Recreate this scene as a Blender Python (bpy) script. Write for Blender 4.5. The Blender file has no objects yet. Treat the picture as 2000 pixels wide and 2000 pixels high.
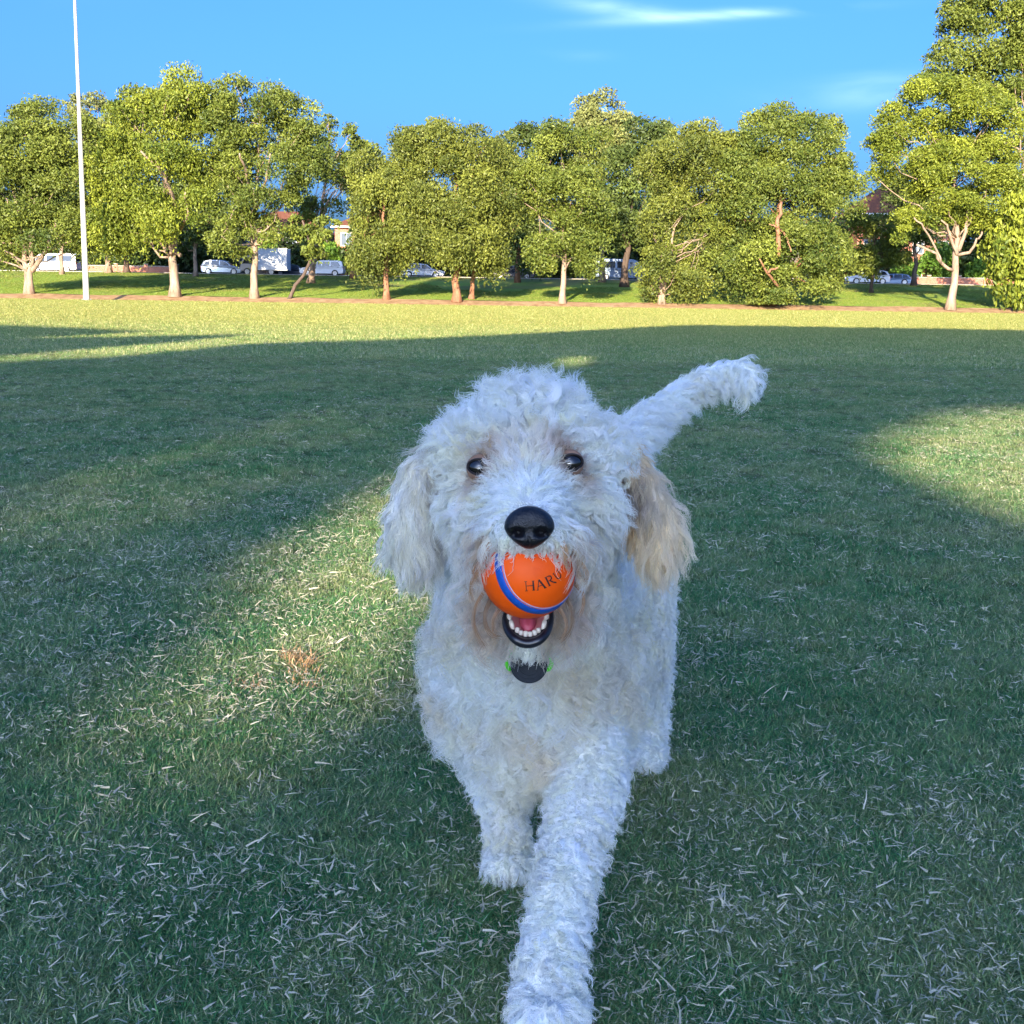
import bpy, bmesh, math, random
import numpy as np
from mathutils import Vector, Matrix, kdtree, noise as mnoise

# ------------------------------------------------------------------ camera, sky, sun, exposure
scene = bpy.context.scene
COL = scene.collection
CAM_H = 0.70
FPX = 2300.0                       # focal length in pixels of the 2000 px wide photograph
PITCH = math.atan(421.0 / FPX)
ROLL = 0.0150
CAMP = np.array([0.0, 0.0, CAM_H])
_F = np.array([0, math.cos(PITCH), -math.sin(PITCH)])
_R0 = np.array([1.0, 0, 0])
_U0 = np.array([0, math.sin(PITCH), math.cos(PITCH)])
_R = _R0 * math.cos(ROLL) + _U0 * math.sin(ROLL)
_U = _U0 * math.cos(ROLL) - _R0 * math.sin(ROLL)

cam_data = bpy.data.cameras.new('camera')
cam = bpy.data.objects.new('camera', cam_data)
COL.objects.link(cam)
cam.matrix_world = Matrix(((_R[0], _U[0], -_F[0], 0), (_R[1], _U[1], -_F[1], 0),
                           (_R[2], _U[2], -_F[2], CAM_H), (0, 0, 0, 1)))
cam_data.sensor_width = 36
cam_data.lens = 36 * FPX / 2000.0
cam_data.clip_start = 0.05
cam_data.clip_end = 3000
scene.camera = cam

SUN_EL = math.radians(15.0)
SUN_AZ = math.radians(9.4)         # shadows run this far to the right of straight ahead
SDIR = np.array([math.sin(SUN_AZ), math.cos(SUN_AZ)])
SUN_STRENGTH = 3.7
SKY_STRENGTH = 0.098
EXPOSURE = 2.22

scene.cycles.diffuse_bounces = 8
world = bpy.data.worlds.new('World')
scene.world = world
world.use_nodes = True
scene.view_settings.view_transform = 'Standard'
scene.view_settings.look = 'None'
scene.view_settings.exposure = EXPOSURE
scene.view_settings.gamma = 1
scene.view_settings.use_curve_mapping = False


def P(px, py, d):
    """the point seen at photograph pixel (px, py), d metres straight ahead"""
    v = _F * FPX + _R * (px - 1000) + _U * (1000 - py)
    return CAMP + v * (d / v[1])


def G(px, py):
    v = _F * FPX + _R * (px - 1000) + _U * (1000 - py)
    return CAMP + v * (-CAM_H / v[2])


def proj(p):
    """pixel of world points (n,3)"""
    q = p - CAMP
    z = q @ _F
    return 1000 + FPX * (q @ _R) / z, 1000 - FPX * (q @ _U) / z, z


def build_world():
    nt = world.node_tree
    N, L = nt.nodes, nt.links
    N.clear()
    out = N.new('ShaderNodeOutputWorld')
    bg = N.new('ShaderNodeBackground')
    bg.inputs[1].default_value = SKY_STRENGTH
    sky = N.new('ShaderNodeTexSky')
    sky.sky_type = 'NISHITA'
    sky.sun_disc = False
    sky.sun_elevation = SUN_EL
    # nishita: rotation 0 puts the sun on +Y, growing clockwise seen from above
    sky.sun_rotation = math.pi + SUN_AZ
    sky.air_density = 0.8
    sky.dust_density = 5.0
    sky.ozone_density = 8.0
    sky.altitude = 0
    hsv = N.new('ShaderNodeHueSaturation')
    hsv.inputs['Hue'].default_value = 0.505
    hsv.inputs['Saturation'].default_value = 1.04
    hsv.inputs['Value'].default_value = 1.0
    L.new(sky.outputs[0], hsv.inputs['Color'])
    # wispy high cloud
    tc = N.new('ShaderNodeTexCoord')
    sep = N.new('ShaderNodeSeparateXYZ')
    L.new(tc.outputs['Generated'], sep.inputs[0])

    def math_(op, a, b=None, c=None):
        n = N.new('ShaderNodeMath')
        n.operation = op
        for i, v in enumerate((a, b, c)):
            if v is None:
                continue
            if isinstance(v, (int, float)):
                n.inputs[i].default_value = v
            else:
                L.new(v, n.inputs[i])
        return n.outputs[0]
    ysafe = math_('MAXIMUM', math_('ABSOLUTE', sep.outputs[1]), 0.05)
    u = math_('DIVIDE', sep.outputs[0], ysafe)
    v = math_('DIVIDE', sep.outputs[2], ysafe)
    comb = N.new('ShaderNodeCombineXYZ')
    L.new(math_('MULTIPLY', u, 5.0), comb.inputs[0])
    L.new(math_('MULTIPLY', v, 24.0), comb.inputs[1])
    no = N.new('ShaderNodeTexNoise')
    no.inputs['Scale'].default_value = 1.3
    no.inputs['Detail'].default_value = 7
    no.inputs['Distortion'].default_value = 0.6
    L.new(comb.outputs[0], no.inputs[0])
    nz = math_('MULTIPLY', math_('SUBTRACT', no.outputs[0], 0.34), 3.0)

    def uv(px, py):
        q = P(px, py, 1.0) - CAMP
        return q[0], q[2]

    def blob(px, py, wx, wy, slope, amp):
        u0, v0 = uv(px, py)
        du = math_('SUBTRACT', u, u0)
        dv = math_('SUBTRACT', math_('SUBTRACT', v, v0), math_('MULTIPLY', du, slope))
        a = math_('POWER', math_('DIVIDE', du, wx / FPX), 2.0)
        b = math_('POWER', math_('DIVIDE', dv, wy / FPX), 2.0)
        return math_('MULTIPLY', math_('EXPONENT', math_('MULTIPLY', math_('ADD', a, b), -1.0)), amp)
    blobs = [blob(1400, 29, 190, 9, 0.075, 1.0), blob(1215, 18, 110, 14, -0.10, 0.75), blob(1120, 108, 60, 10, 0.0, 0.10),
             blob(1700, 175, 90, 26, 0.12, 0.38), blob(1620, 190, 160, 30, 0.1, 0.12), blob(800, -160, 500, 60, 0.1, 0.5),
             blob(1900, -260, 500, 50, -0.05, 0.5)]
    m = blobs[0]
    for b in blobs[1:]:
        m = math_('ADD', m, b)
    m = math_('MULTIPLY', m, nz)
    front = math_('GREATER_THAN', sep.outputs[1], 0.05)
    m = math_('MULTIPLY', math_('MULTIPLY', m, front), 0.33)
    clampn = N.new('ShaderNodeClamp')
    L.new(m, clampn.inputs[0])
    mix = N.new('ShaderNodeMix')
    mix.data_type = 'RGBA'
    L.new(clampn.outputs[0], mix.inputs[0])
    L.new(hsv.outputs[0], mix.inputs[6])
    mix.inputs[7].default_value = (5.2, 6.6, 8.0, 1)
    L.new(mix.outputs[2], bg.inputs[0])
    L.new(bg.outputs[0], out.inputs[0])


build_world()
sun_data = bpy.data.lights.new('sun', 'SUN')
sun_data.energy = SUN_STRENGTH
sun_data.angle = math.radians(0.32)
sun_data.color = (1.0, 0.82, 0.58)
sun = bpy.data.objects.new('sun', sun_data)
COL.objects.link(sun)
_ld = Vector((SDIR[0] * math.cos(SUN_EL), SDIR[1] * math.cos(SUN_EL), -math.sin(SUN_EL)))
sun.rotation_euler = _ld.to_track_quat('-Z', 'Y').to_euler()
sun.location = (-8, -50, 30)

# ------------------------------------------------------------------ helpers
rng = np.random.default_rng(11)
random.seed(5)


def unit(v):
    v = np.asarray(v, float)
    n = np.linalg.norm(v, axis=-1, keepdims=True)
    return v / np.maximum(n, 1e-12)


def tag(o, label=None, cat=None, group=None, kind=None):
    if label:
        o['label'] = label
    if cat:
        o['category'] = cat
    if group:
        o['group'] = group
    if kind:
        o['kind'] = kind
    return o


def empty(name, loc, label, cat, group=None):
    o = bpy.data.objects.new(name, None)
    o.empty_display_size = 0.2
    o.location = Vector([float(c) for c in loc])
    COL.objects.link(o)
    return tag(o, label, cat, group)


def link(name, me, mat=None, parent=None):
    o = bpy.data.objects.new(name, me)
    COL.objects.link(o)
    if mat is not None:
        me.materials.append(mat)
    if parent is not None:
        o.parent = parent
        o.matrix_parent_inverse = Matrix.Translation(parent.location).inverted()
    return o


def mesh_np(name, verts, faces, smooth=False, colors=None):
    """faces (m,k) array of one face size; colors per face (m,) float attribute 'tone'"""
    me = bpy.data.meshes.new(name)
    verts = np.asarray(verts, np.float32)
    faces = np.asarray(faces, np.int32)
    m, k = faces.shape
    me.vertices.add(len(verts))
    me.vertices.foreach_set('co', verts.ravel())
    me.loops.add(m * k)
    me.loops.foreach_set('vertex_index', faces.ravel())
    me.polygons.add(m)
    me.polygons.foreach_set('loop_start', np.arange(0, m * k, k, dtype=np.int32))
    if smooth:
        me.polygons.foreach_set('use_smooth', np.ones(m, bool))
    if colors is not None:
        a = me.attributes.new('tone', 'FLOAT', 'FACE')
        a.data.foreach_set('value', np.asarray(colors, np.float32))
    me.update(calc_edges=True)
    return me


class Acc:
    """collects verts and faces of mixed size"""

    def __init__(s):
        s.v, s.f, s.n = [], [], 0

    def add(s, v, f):
        s.v.append(np.asarray(v, float).reshape(-1, 3))
        s.f += [tuple(int(i) + s.n for i in q) for q in f]
        s.n += len(s.v[-1])

    def tube(s, pts, rad, k=8, cap=True):
        pts = np.asarray(pts, float)
        n = len(pts)
        rad = np.broadcast_to(np.asarray(rad, float), (n,))
        t = np.gradient(pts, axis=0)
        t = unit(t)
        ref = np.array([0.3, 0.9, 0.1]) if abs(t[0][2]) > 0.7 else np.array([0, 0, 1.0])
        v = []
        a = unit(np.cross(t[0], ref))
        for i in range(n):
            a = unit(a - t[i] * np.dot(a, t[i]))
            b = np.cross(t[i], a)
            for j in range(k):
                w = 2 * math.pi * j / k
                v.append(pts[i] + rad[i] * (math.cos(w) * a + math.sin(w) * b))
        f = []
        for i in range(n - 1):
            for j in range(k):
                f.append((i * k + j, i * k + (j + 1) % k, (i + 1) * k + (j + 1) % k, (i + 1) * k + j))
        if cap:
            f.append(tuple(range(k - 1, -1, -1)))
            f.append(tuple(range((n - 1) * k, n * k)))
        s.add(v, f)

    def box(s, c, sz, rz=0.0):
        c = np.asarray(c, float)
        h = np.asarray(sz, float) / 2
        v = np.array([[x, y, z] for z in (-1, 1) for y in (-1, 1) for x in (-1, 1)]) * h
        ca, sa = math.cos(rz), math.sin(rz)
        v = np.stack([v[:, 0] * ca - v[:, 1] * sa, v[:, 0] * sa + v[:, 1] * ca, v[:, 2]], 1) + c
        s.add(v, [(0, 2, 3, 1), (4, 5, 7, 6), (0, 1, 5, 4), (2, 6, 7, 3), (0, 4, 6, 2), (1, 3, 7, 5)])

    def build(s, name, mat, parent=None, smooth=False, bevel=0):
        me = bpy.data.meshes.new(name)
        me.from_pydata(np.concatenate(s.v).tolist(), [], s.f)
        if smooth:
            me.polygons.foreach_set('use_smooth', [True] * len(me.polygons))
        me.update()
        o = link(name, me, mat, parent)
        if bevel:
            b = o.modifiers.new('bevel', 'BEVEL')
            b.width = bevel
            b.segments = 2
            b.limit_method = 'ANGLE'
        return o


# ------------------------------------------------------------------ materials
def mat(name, col, rough=0.8, metal=0.0, spec=0.3, build=None):
    m = bpy.data.materials.new(name)
    m.use_nodes = True
    nt = m.node_tree
    b = nt.nodes['Principled BSDF']
    b.inputs['Base Color'].default_value = (*col, 1)
    b.inputs['Roughness'].default_value = rough
    b.inputs['Metallic'].default_value = metal
    b.inputs['Specular IOR Level'].default_value = spec
    if build:
        build(nt, b)
    return m


def nd(nt, t, **kw):
    n = nt.nodes.new(t)
    for k, v in kw.items():
        if k in n.inputs.keys():
            n.inputs[k].default_value = v
        else:
            setattr(n, k, v)
    return n


def ramp(nt, fac, stops):
    r = nt.nodes.new('ShaderNodeValToRGB')
    e = r.color_ramp.elements
    while len(e) < len(stops):
        e.new(0.5)
    for i, (p, c) in enumerate(stops):
        e[i].position = p
        e[i].color = (*c, 1)
    nt.links.new(fac, r.inputs[0])
    return r.outputs[0]


def noise_tex(nt, scale, detail=4, rough=0.55, vec=None, dist=0.0):
    n = nd(nt, 'ShaderNodeTexNoise', Scale=scale, Detail=detail, Roughness=rough, Distortion=dist)
    if vec is None:
        g = nt.nodes.new('ShaderNodeNewGeometry')
        vec = g.outputs['Position']
    nt.links.new(vec, n.inputs['Vector'])
    return n.outputs[0]


def pos_scaled(nt, s):
    g = nt.nodes.new('ShaderNodeNewGeometry')
    mp = nt.nodes.new('ShaderNodeMapping')
    mp.inputs['Scale'].default_value = s
    nt.links.new(g.outputs['Position'], mp.inputs['Vector'])
    return mp.outputs[0]


def mixc(nt, fac, a, b, mode='MIX'):
    n = nt.nodes.new('ShaderNodeMix')
    n.data_type = 'RGBA'
    n.blend_type = mode
    if isinstance(fac, (int, float)):
        n.inputs[0].default_value = fac
    else:
        nt.links.new(fac, n.inputs[0])
    for i, v in ((6, a), (7, b)):
        if isinstance(v, tuple):
            n.inputs[i].default_value = (*v, 1)
        else:
            nt.links.new(v, n.inputs[i])
    return n.outputs[2]


def mth(nt, op, a, b=None, clamp=False):
    n = nt.nodes.new('ShaderNodeMath')
    n.operation = op
    n.use_clamp = clamp
    for i, v in enumerate((a, b)):
        if v is None:
            continue
        if isinstance(v, (int, float)):
            n.inputs[i].default_value = v
        else:
            nt.links.new(v, n.inputs[i])
    return n.outputs[0]


def bump(nt, bsdf, h, strength, dist):
    n = nd(nt, 'ShaderNodeBump', Strength=strength, Distance=dist)
    nt.links.new(h, n.inputs['Height'])
    nt.links.new(n.outputs[0], bsdf.inputs['Normal'])


GREEN_A = (0.030, 0.075, 0.022)
GREEN_B = (0.062, 0.110, 0.030)
STRAW = (0.26, 0.22, 0.10)
STRAW_PALE = (0.50, 0.45, 0.30)


def dry_patch(nt):
    """where the turf is dry, shared by soil, blades and clippings: 0 green .. 1 straw"""
    a = noise_tex(nt, 0.9, 3, 0.6)
    b = noise_tex(nt, 3.5, 3, 0.6)
    s = mth(nt, 'ADD', mth(nt, 'MULTIPLY', a, 0.6), mth(nt, 'MULTIPLY', b, 0.4))
    return mth(nt, 'MULTIPLY', mth(nt, 'SUBTRACT', s, 0.40), 4.0, True)


def field_mat():
    def b(nt, bs):
        dry = dry_patch(nt)
        fine = noise_tex(nt, 1.0, 5, 0.75, pos_scaled(nt, (9.0, 9.0, 9.0)))
        streak = noise_tex(nt, 1.0, 4, 0.7, pos_scaled(nt, (0.25, 1.6, 1.0)))
        g = nt.nodes.new('ShaderNodeNewGeometry')
        sp = nt.nodes.new('ShaderNodeSeparateXYZ')
        nt.links.new(g.outputs['Position'], sp.inputs[0])
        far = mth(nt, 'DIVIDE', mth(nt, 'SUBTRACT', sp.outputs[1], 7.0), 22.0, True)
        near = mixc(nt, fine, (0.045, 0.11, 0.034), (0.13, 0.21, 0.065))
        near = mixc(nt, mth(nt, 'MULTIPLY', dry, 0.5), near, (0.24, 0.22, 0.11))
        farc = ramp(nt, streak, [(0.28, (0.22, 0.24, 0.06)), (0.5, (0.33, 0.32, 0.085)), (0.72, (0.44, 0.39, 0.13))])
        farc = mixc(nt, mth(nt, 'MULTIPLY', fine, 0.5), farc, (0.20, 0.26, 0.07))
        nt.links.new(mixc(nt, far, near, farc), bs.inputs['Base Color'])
        h = noise_tex(nt, 1.0, 6, 0.8, pos_scaled(nt, (14, 14, 14)))
        bump(nt, bs, h, 1.0, 0.05)
    return mat('turf', (0.1, 0.12, 0.04), 0.95, spec=0.1, build=b)


def bank_mat():
    def b(nt, bs):
        n1 = noise_tex(nt, 0.35, 5, 0.7)
        n2 = noise_tex(nt, 5.0, 4, 0.7)
        c = ramp(nt, n1, [(0.30, (0.20, 0.33, 0.05)), (0.55, (0.28, 0.38, 0.06)), (0.75, (0.38, 0.37, 0.10))])
        c = mixc(nt, mth(nt, 'MULTIPLY', n2, 0.45), c, (0.13, 0.20, 0.04))
        # bare litter toward the top of the bank and in patches
        g = nt.nodes.new('ShaderNodeNewGeometry')
        sp = nt.nodes.new('ShaderNodeSeparateXYZ')
        nt.links.new(g.outputs['Position'], sp.inputs[0])
        top = mth(nt, 'DIVIDE', mth(nt, 'SUBTRACT', sp.outputs[1], 109.0), 10.0, True)
        mid = mth(nt, 'MULTIPLY', mth(nt, 'SUBTRACT', noise_tex(nt, 0.12, 3, 0.6), 0.50), 7.0, True)
        f = mth(nt, 'MAXIMUM', mth(nt, 'MULTIPLY', top, 0.8), mth(nt, 'MULTIPLY', mid, 0.6))
        c = mixc(nt, f, c, (0.24, 0.15, 0.085))
        nt.links.new(c, bs.inputs['Base Color'])
        bump(nt, bs, n2, 1.0, 0.12)
    return mat('bank_lawn', (0.1, 0.15, 0.03), 0.95, spec=0.1, build=b)


def two_tone(name, a, b_, scale, rough=0.85, bumpd=0.02, spec=0.2, detail=5, stretch=None):
    def b(nt, bs):
        v = pos_scaled(nt, stretch) if stretch else None
        n = noise_tex(nt, scale, detail, 0.65, v)
        nt.links.new(ramp(nt, n, [(0.3, a), (0.7, b_)]), bs.inputs['Base Color'])
        if bumpd:
            bump(nt, bs, n, 0.8, bumpd)
    return mat(name, a, rough, spec=spec, build=b)


def leaf_mat(name, dark, light, trans=0.15):
    m = bpy.data.materials.new(name)
    m.use_nodes = True
    nt = m.node_tree
    bs = nt.nodes['Principled BSDF']
    out = nt.nodes['Material Output']
    at = nt.nodes.new('ShaderNodeAttribute')
    at.attribute_name = 'tone'
    c = ramp(nt, at.outputs['Fac'], [(0.0, dark), (0.75, light), (1.0, tuple(min(1, x * 1.35) for x in light))])
    nt.links.new(c, bs.inputs['Base Color'])
    bs.inputs['Roughness'].default_value = 0.55
    bs.inputs['Specular IOR Level'].default_value = 0.3
    tr = nt.nodes.new('ShaderNodeBsdfTranslucent')
    nt.links.new(c, tr.inputs['Color'])
    mx = nt.nodes.new('ShaderNodeMixShader')
    mx.inputs[0].default_value = trans
    nt.links.new(bs.outputs[0], mx.inputs[1])
    nt.links.new(tr.outputs[0], mx.inputs[2])
    nt.links.new(mx.outputs[0], out.inputs['Surface'])
    return m


def brick_mat():
    def b(nt, bs):
        t = nt.nodes.new('ShaderNodeTexBrick')
        t.inputs['Scale'].default_value = 1.0
        t.inputs['Brick Width'].default_value = 0.24
        t.inputs['Row Height'].default_value = 0.086
        t.inputs['Mortar Size'].default_value = 0.008
        t.inputs['Color1'].default_value = (0.30, 0.085, 0.045, 1)
        t.inputs['Color2'].default_value = (0.42, 0.14, 0.07, 1)
        t.inputs['Mortar'].default_value = (0.35, 0.32, 0.28, 1)
        g = nt.nodes.new('ShaderNodeNewGeometry')
        sp = nt.nodes.new('ShaderNodeSeparateXYZ')
        cb = nt.nodes.new('ShaderNodeCombineXYZ')
        nt.links.new(g.outputs['Position'], sp.inputs[0])
        nt.links.new(mth(nt, 'ADD', sp.outputs[0], sp.outputs[1]), cb.inputs[0])
        nt.links.new(sp.outputs[2], cb.inputs[1])
        nt.links.new(cb.outputs[0], t.inputs['Vector'])
        nt.links.new(t.outputs[0], bs.inputs['Base Color'])
    return mat('brick', (0.4, 0.12, 0.06), 0.9, build=b)


M = {}
M['field'] = field_mat()
M['bank'] = bank_mat()
M['earth'] = two_tone('leaf_litter', (0.20, 0.115, 0.055), (0.42, 0.28, 0.15), 1.6, 0.95, 0.06)
M['asphalt'] = two_tone('asphalt', (0.045, 0.045, 0.047), (0.07, 0.068, 0.065), 3, 0.9, 0.01)
M['concrete'] = two_tone('concrete', (0.30, 0.28, 0.25), (0.42, 0.40, 0.36), 1.5, 0.9, 0.01)
M['bark_pale'] = two_tone('pale_bark', (0.16, 0.11, 0.08), (0.38, 0.29, 0.22), 2.2, 0.9, 0.05, stretch=(2.0, 2.0, 0.45))
M['bark_red'] = two_tone('red_bark', (0.15, 0.07, 0.04), (0.34, 0.18, 0.11), 2.4, 0.9, 0.05, stretch=(2.0, 2.0, 0.4))
M['bark_dark'] = two_tone('dark_bark', (0.05, 0.038, 0.03), (0.14, 0.10, 0.08), 2.4, 0.9, 0.05, stretch=(2.0, 2.0, 0.4))
M['leaf_yellow'] = leaf_mat('yellow_green_leaves', (0.062, 0.100, 0.013), (0.200, 0.235, 0.026))
M['leaf_mid'] = leaf_mat('mid_green_leaves', (0.042, 0.075, 0.014), (0.155, 0.188, 0.030))
M['leaf_olive'] = leaf_mat('olive_green_leaves', (0.050, 0.074, 0.015), (0.160, 0.184, 0.030))
M['leaf_deep'] = leaf_mat('deep_green_leaves', (0.036, 0.062, 0.016), (0.095, 0.130, 0.028))
M['leaf_pale'] = leaf_mat('pale_olive_leaves', (0.11, 0.13, 0.04), (0.21, 0.23, 0.07))
M['leaf_dark'] = leaf_mat('dark_leaves', (0.015, 0.030, 0.010), (0.045, 0.075, 0.018))
M['leaf_fresh'] = leaf_mat('fresh_green_leaves', (0.05, 0.12, 0.015), (0.12, 0.22, 0.025))
M['steel'] = two_tone('galvanised_steel', (0.30, 0.31, 0.29), (0.42, 0.42, 0.39), 1.2, 0.45, 0, 0.5, stretch=(1, 1, 0.2))
M['white_paint'] = mat('white_car_paint', (0.80, 0.80, 0.80), 0.25, spec=0.5)
M['silver_paint'] = mat('silver_car_paint', (0.52, 0.56, 0.60), 0.3, 0.3, 0.5)
M['blue_paint'] = mat('grey_blue_car_paint', (0.20, 0.27, 0.38), 0.3, 0.2, 0.5)
M['dark_paint'] = mat('dark_car_paint', (0.035, 0.04, 0.05), 0.3, 0.1, 0.5)
M['box_paint'] = mat('truck_box_panel', (0.62, 0.68, 0.74), 0.5)
M['cab_paint'] = mat('beige_cab_paint', (0.62, 0.52, 0.42), 0.4)
M['glass'] = mat('car_glass', (0.02, 0.025, 0.03), 0.08, spec=0.8)
M['rubber'] = mat('tyre_rubber', (0.025, 0.025, 0.025), 0.85)
M['rim'] = mat('wheel_rim', (0.55, 0.55, 0.56), 0.35, 0.7)
M['lamp_clear'] = mat('headlight_glass', (0.8, 0.8, 0.78), 0.15, spec=0.7)
M['lamp_red'] = mat('taillight_red', (0.45, 0.02, 0.02), 0.25, spec=0.6)
M['brick'] = brick_mat()
M['roof_tile'] = two_tone('terracotta_roof', (0.11, 0.045, 0.03), (0.18, 0.075, 0.045), 4, 0.85, 0.02, stretch=(1, 1, 6))
M['render_wall'] = two_tone('cream_render', (0.12, 0.10, 0.085), (0.16, 0.14, 0.12), 1, 0.9, 0)
M['window_glass'] = mat('window_glass', (0.10, 0.13, 0.17), 0.1, spec=0.8)
M['window_frame'] = mat('white_window_frame', (0.70, 0.70, 0.68), 0.5)

# ------------------------------------------------------------------ ground
D_EDGE = 85.0


def bank_z(x, y):
    """height of the land beyond the field"""
    y = np.asarray(y, float)
    z = np.interp(y, [D_EDGE, 86.6, 92, 104, 116, 121, 400], [0, 0.36, 0.72, 1.55, 2.35, 2.5, 2.5])
    return z


def sheet(name, xs, ys, zf, m, label=None):
    X, Y = np.meshgrid(xs, ys)
    Z = zf(X, Y)
    v = np.stack([X.ravel(), Y.ravel(), Z.ravel()], 1)
    nx, ny = len(xs), len(ys)
    i = np.arange(nx * ny).reshape(ny, nx)
    f = np.stack([i[:-1, :-1].ravel(), i[:-1, 1:].ravel(), i[1:, 1:].ravel(), i[1:, :-1].ravel()], 1)
    me = mesh_np(name, v, f, smooth=True)
    o = link(name, me, m)
    return tag(o, label, kind='structure')


def smooth_noise(X, Y, s, seed=0):
    """cheap smooth pseudo noise in -1..1"""
    r = np.random.default_rng(seed)
    o = np.zeros_like(X, float)
    for k in range(6):
        a = r.uniform(0, 2 * math.pi)
        f = (0.6 + 0.35 * k) / s
        o += np.sin((X * math.cos(a) + Y * math.sin(a)) * f * 2 * math.pi + r.uniform(0, 6.28)) / (1 + 0.4 * k)
    return o / 2.6


def near_z(X, Y):
    return 0.006 * smooth_noise(X, Y, 0.9, 3) * np.clip(1 - (Y - 10) / 10, 0, 1) * (Y > -5)


sheet('playing_field', np.concatenate([np.linspace(-160, -6, 30), np.linspace(-5, 5, 81), np.linspace(6, 160, 30)]),
      np.concatenate([np.linspace(-70, -4, 14), np.linspace(-3, 12, 121), np.linspace(14, D_EDGE, 30)]),
      near_z, M['field'], 'mown sports field of short green and straw-coloured turf')
sheet('earth_strip', np.linspace(-160, 160, 321), np.array([D_EDGE - 0.35, D_EDGE, 85.5, 86.1, 86.8]),
      lambda X, Y: np.where(Y < D_EDGE - 0.1, -0.02, bank_z(X, Y) + 0.004 + 0.05 * smooth_noise(X, Y, 2.5, 8) * (Y > D_EDGE + 0.2)),
      M['earth'], 'strip of reddish leaf litter along the field edge')
sheet('grass_bank', np.linspace(-160, 160, 161), np.linspace(86.75, 121.0, 30),
      lambda X, Y: bank_z(X, Y) + 0.06 * smooth_noise(X, Y, 9, 4) * (Y < 117), M['bank'], 'grassy bank rising to the street')
sheet('street', np.linspace(-300, 300, 13), np.array([121.7, 133.0]), lambda X, Y: X * 0 + 2.44, M['asphalt'],
      'asphalt street behind the bank')
sheet('distant_ground', np.linspace(-1500, 1500, 9), np.array([133.0, 300, 1500]), lambda X, Y: X * 0 + 2.46, M['bank'],
      'ground beyond the street')
a = Acc()
a.box((0, 121.35, 2.46), (600, 0.7, 0.20))
tag(a.build('kerb', M['concrete'], bevel=0.02), 'concrete kerb along the street', kind='structure')
# ------------------------------------------------------------------ trees


def leaf_cards(cent, length, width, droop, rg, normal_bias=None):
    """pointed leaf sprays: one rhombus each. cent (n,3)"""
    n = len(cent)
    d = rg.normal(size=(n, 3))
    d[:, 2] = d[:, 2] * 0.6 - droop
    d = unit(d)
    s = rg.normal(size=(n, 3))
    s = unit(np.cross(d, s))
    L = (length * rg.uniform(0.6, 1.35, n))[:, None]
    W = (width * rg.uniform(0.7, 1.3, n))[:, None]
    v = np.stack([cent - d * L * 0.5, cent + s * W * 0.5 + d * L * 0.05, cent + d * L * 0.5, cent - s * W * 0.5 + d * L * 0.05], 1).reshape(-1, 3)
    f = np.arange(4 * n, dtype=np.int32).reshape(n, 4)
    return v, f


def clump_points(rg, c, r, n, droop):
    """points of one foliage clump: a dome whose skirt hangs"""
    d = unit(rg.normal(size=(n, 3)))
    rad = rg.uniform(0.15, 1.0, n) ** 0.45
    p = d * rad[:, None] * np.array([1, 1, 0.52])
    hang = np.abs(rg.normal(size=n)) * droop * 0.45 * (rad > 0.6)
    p[:, 2] -= hang
    lump = 1 + 0.22 * np.sin(d[:, 0] * 5 + c[0]) * np.cos(d[:, 1] * 4 + c[2])
    return c + p * r * lump[:, None]


def limb(acc, a, b, ra, rb, rg, wob=0.10, k=6, n=6):
    a, b = np.asarray(a, float), np.asarray(b, float)
    t = np.linspace(0, 1, n)[:, None]
    L = np.linalg.norm(b - a)
    off = np.zeros((n, 3))
    off[1:-1] = rg.normal(size=(n - 2, 3)) * wob * L * 0.35
    sag = np.zeros((n, 3))
    sag[:, 2] = np.sin(t[:, 0] * math.pi) * L * -0.06
    p = a * (1 - t) + b * t + off + sag
    acc.tube(p, ra * (1 - t[:, 0]) + rb * t[:, 0], k)
    return p


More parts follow.
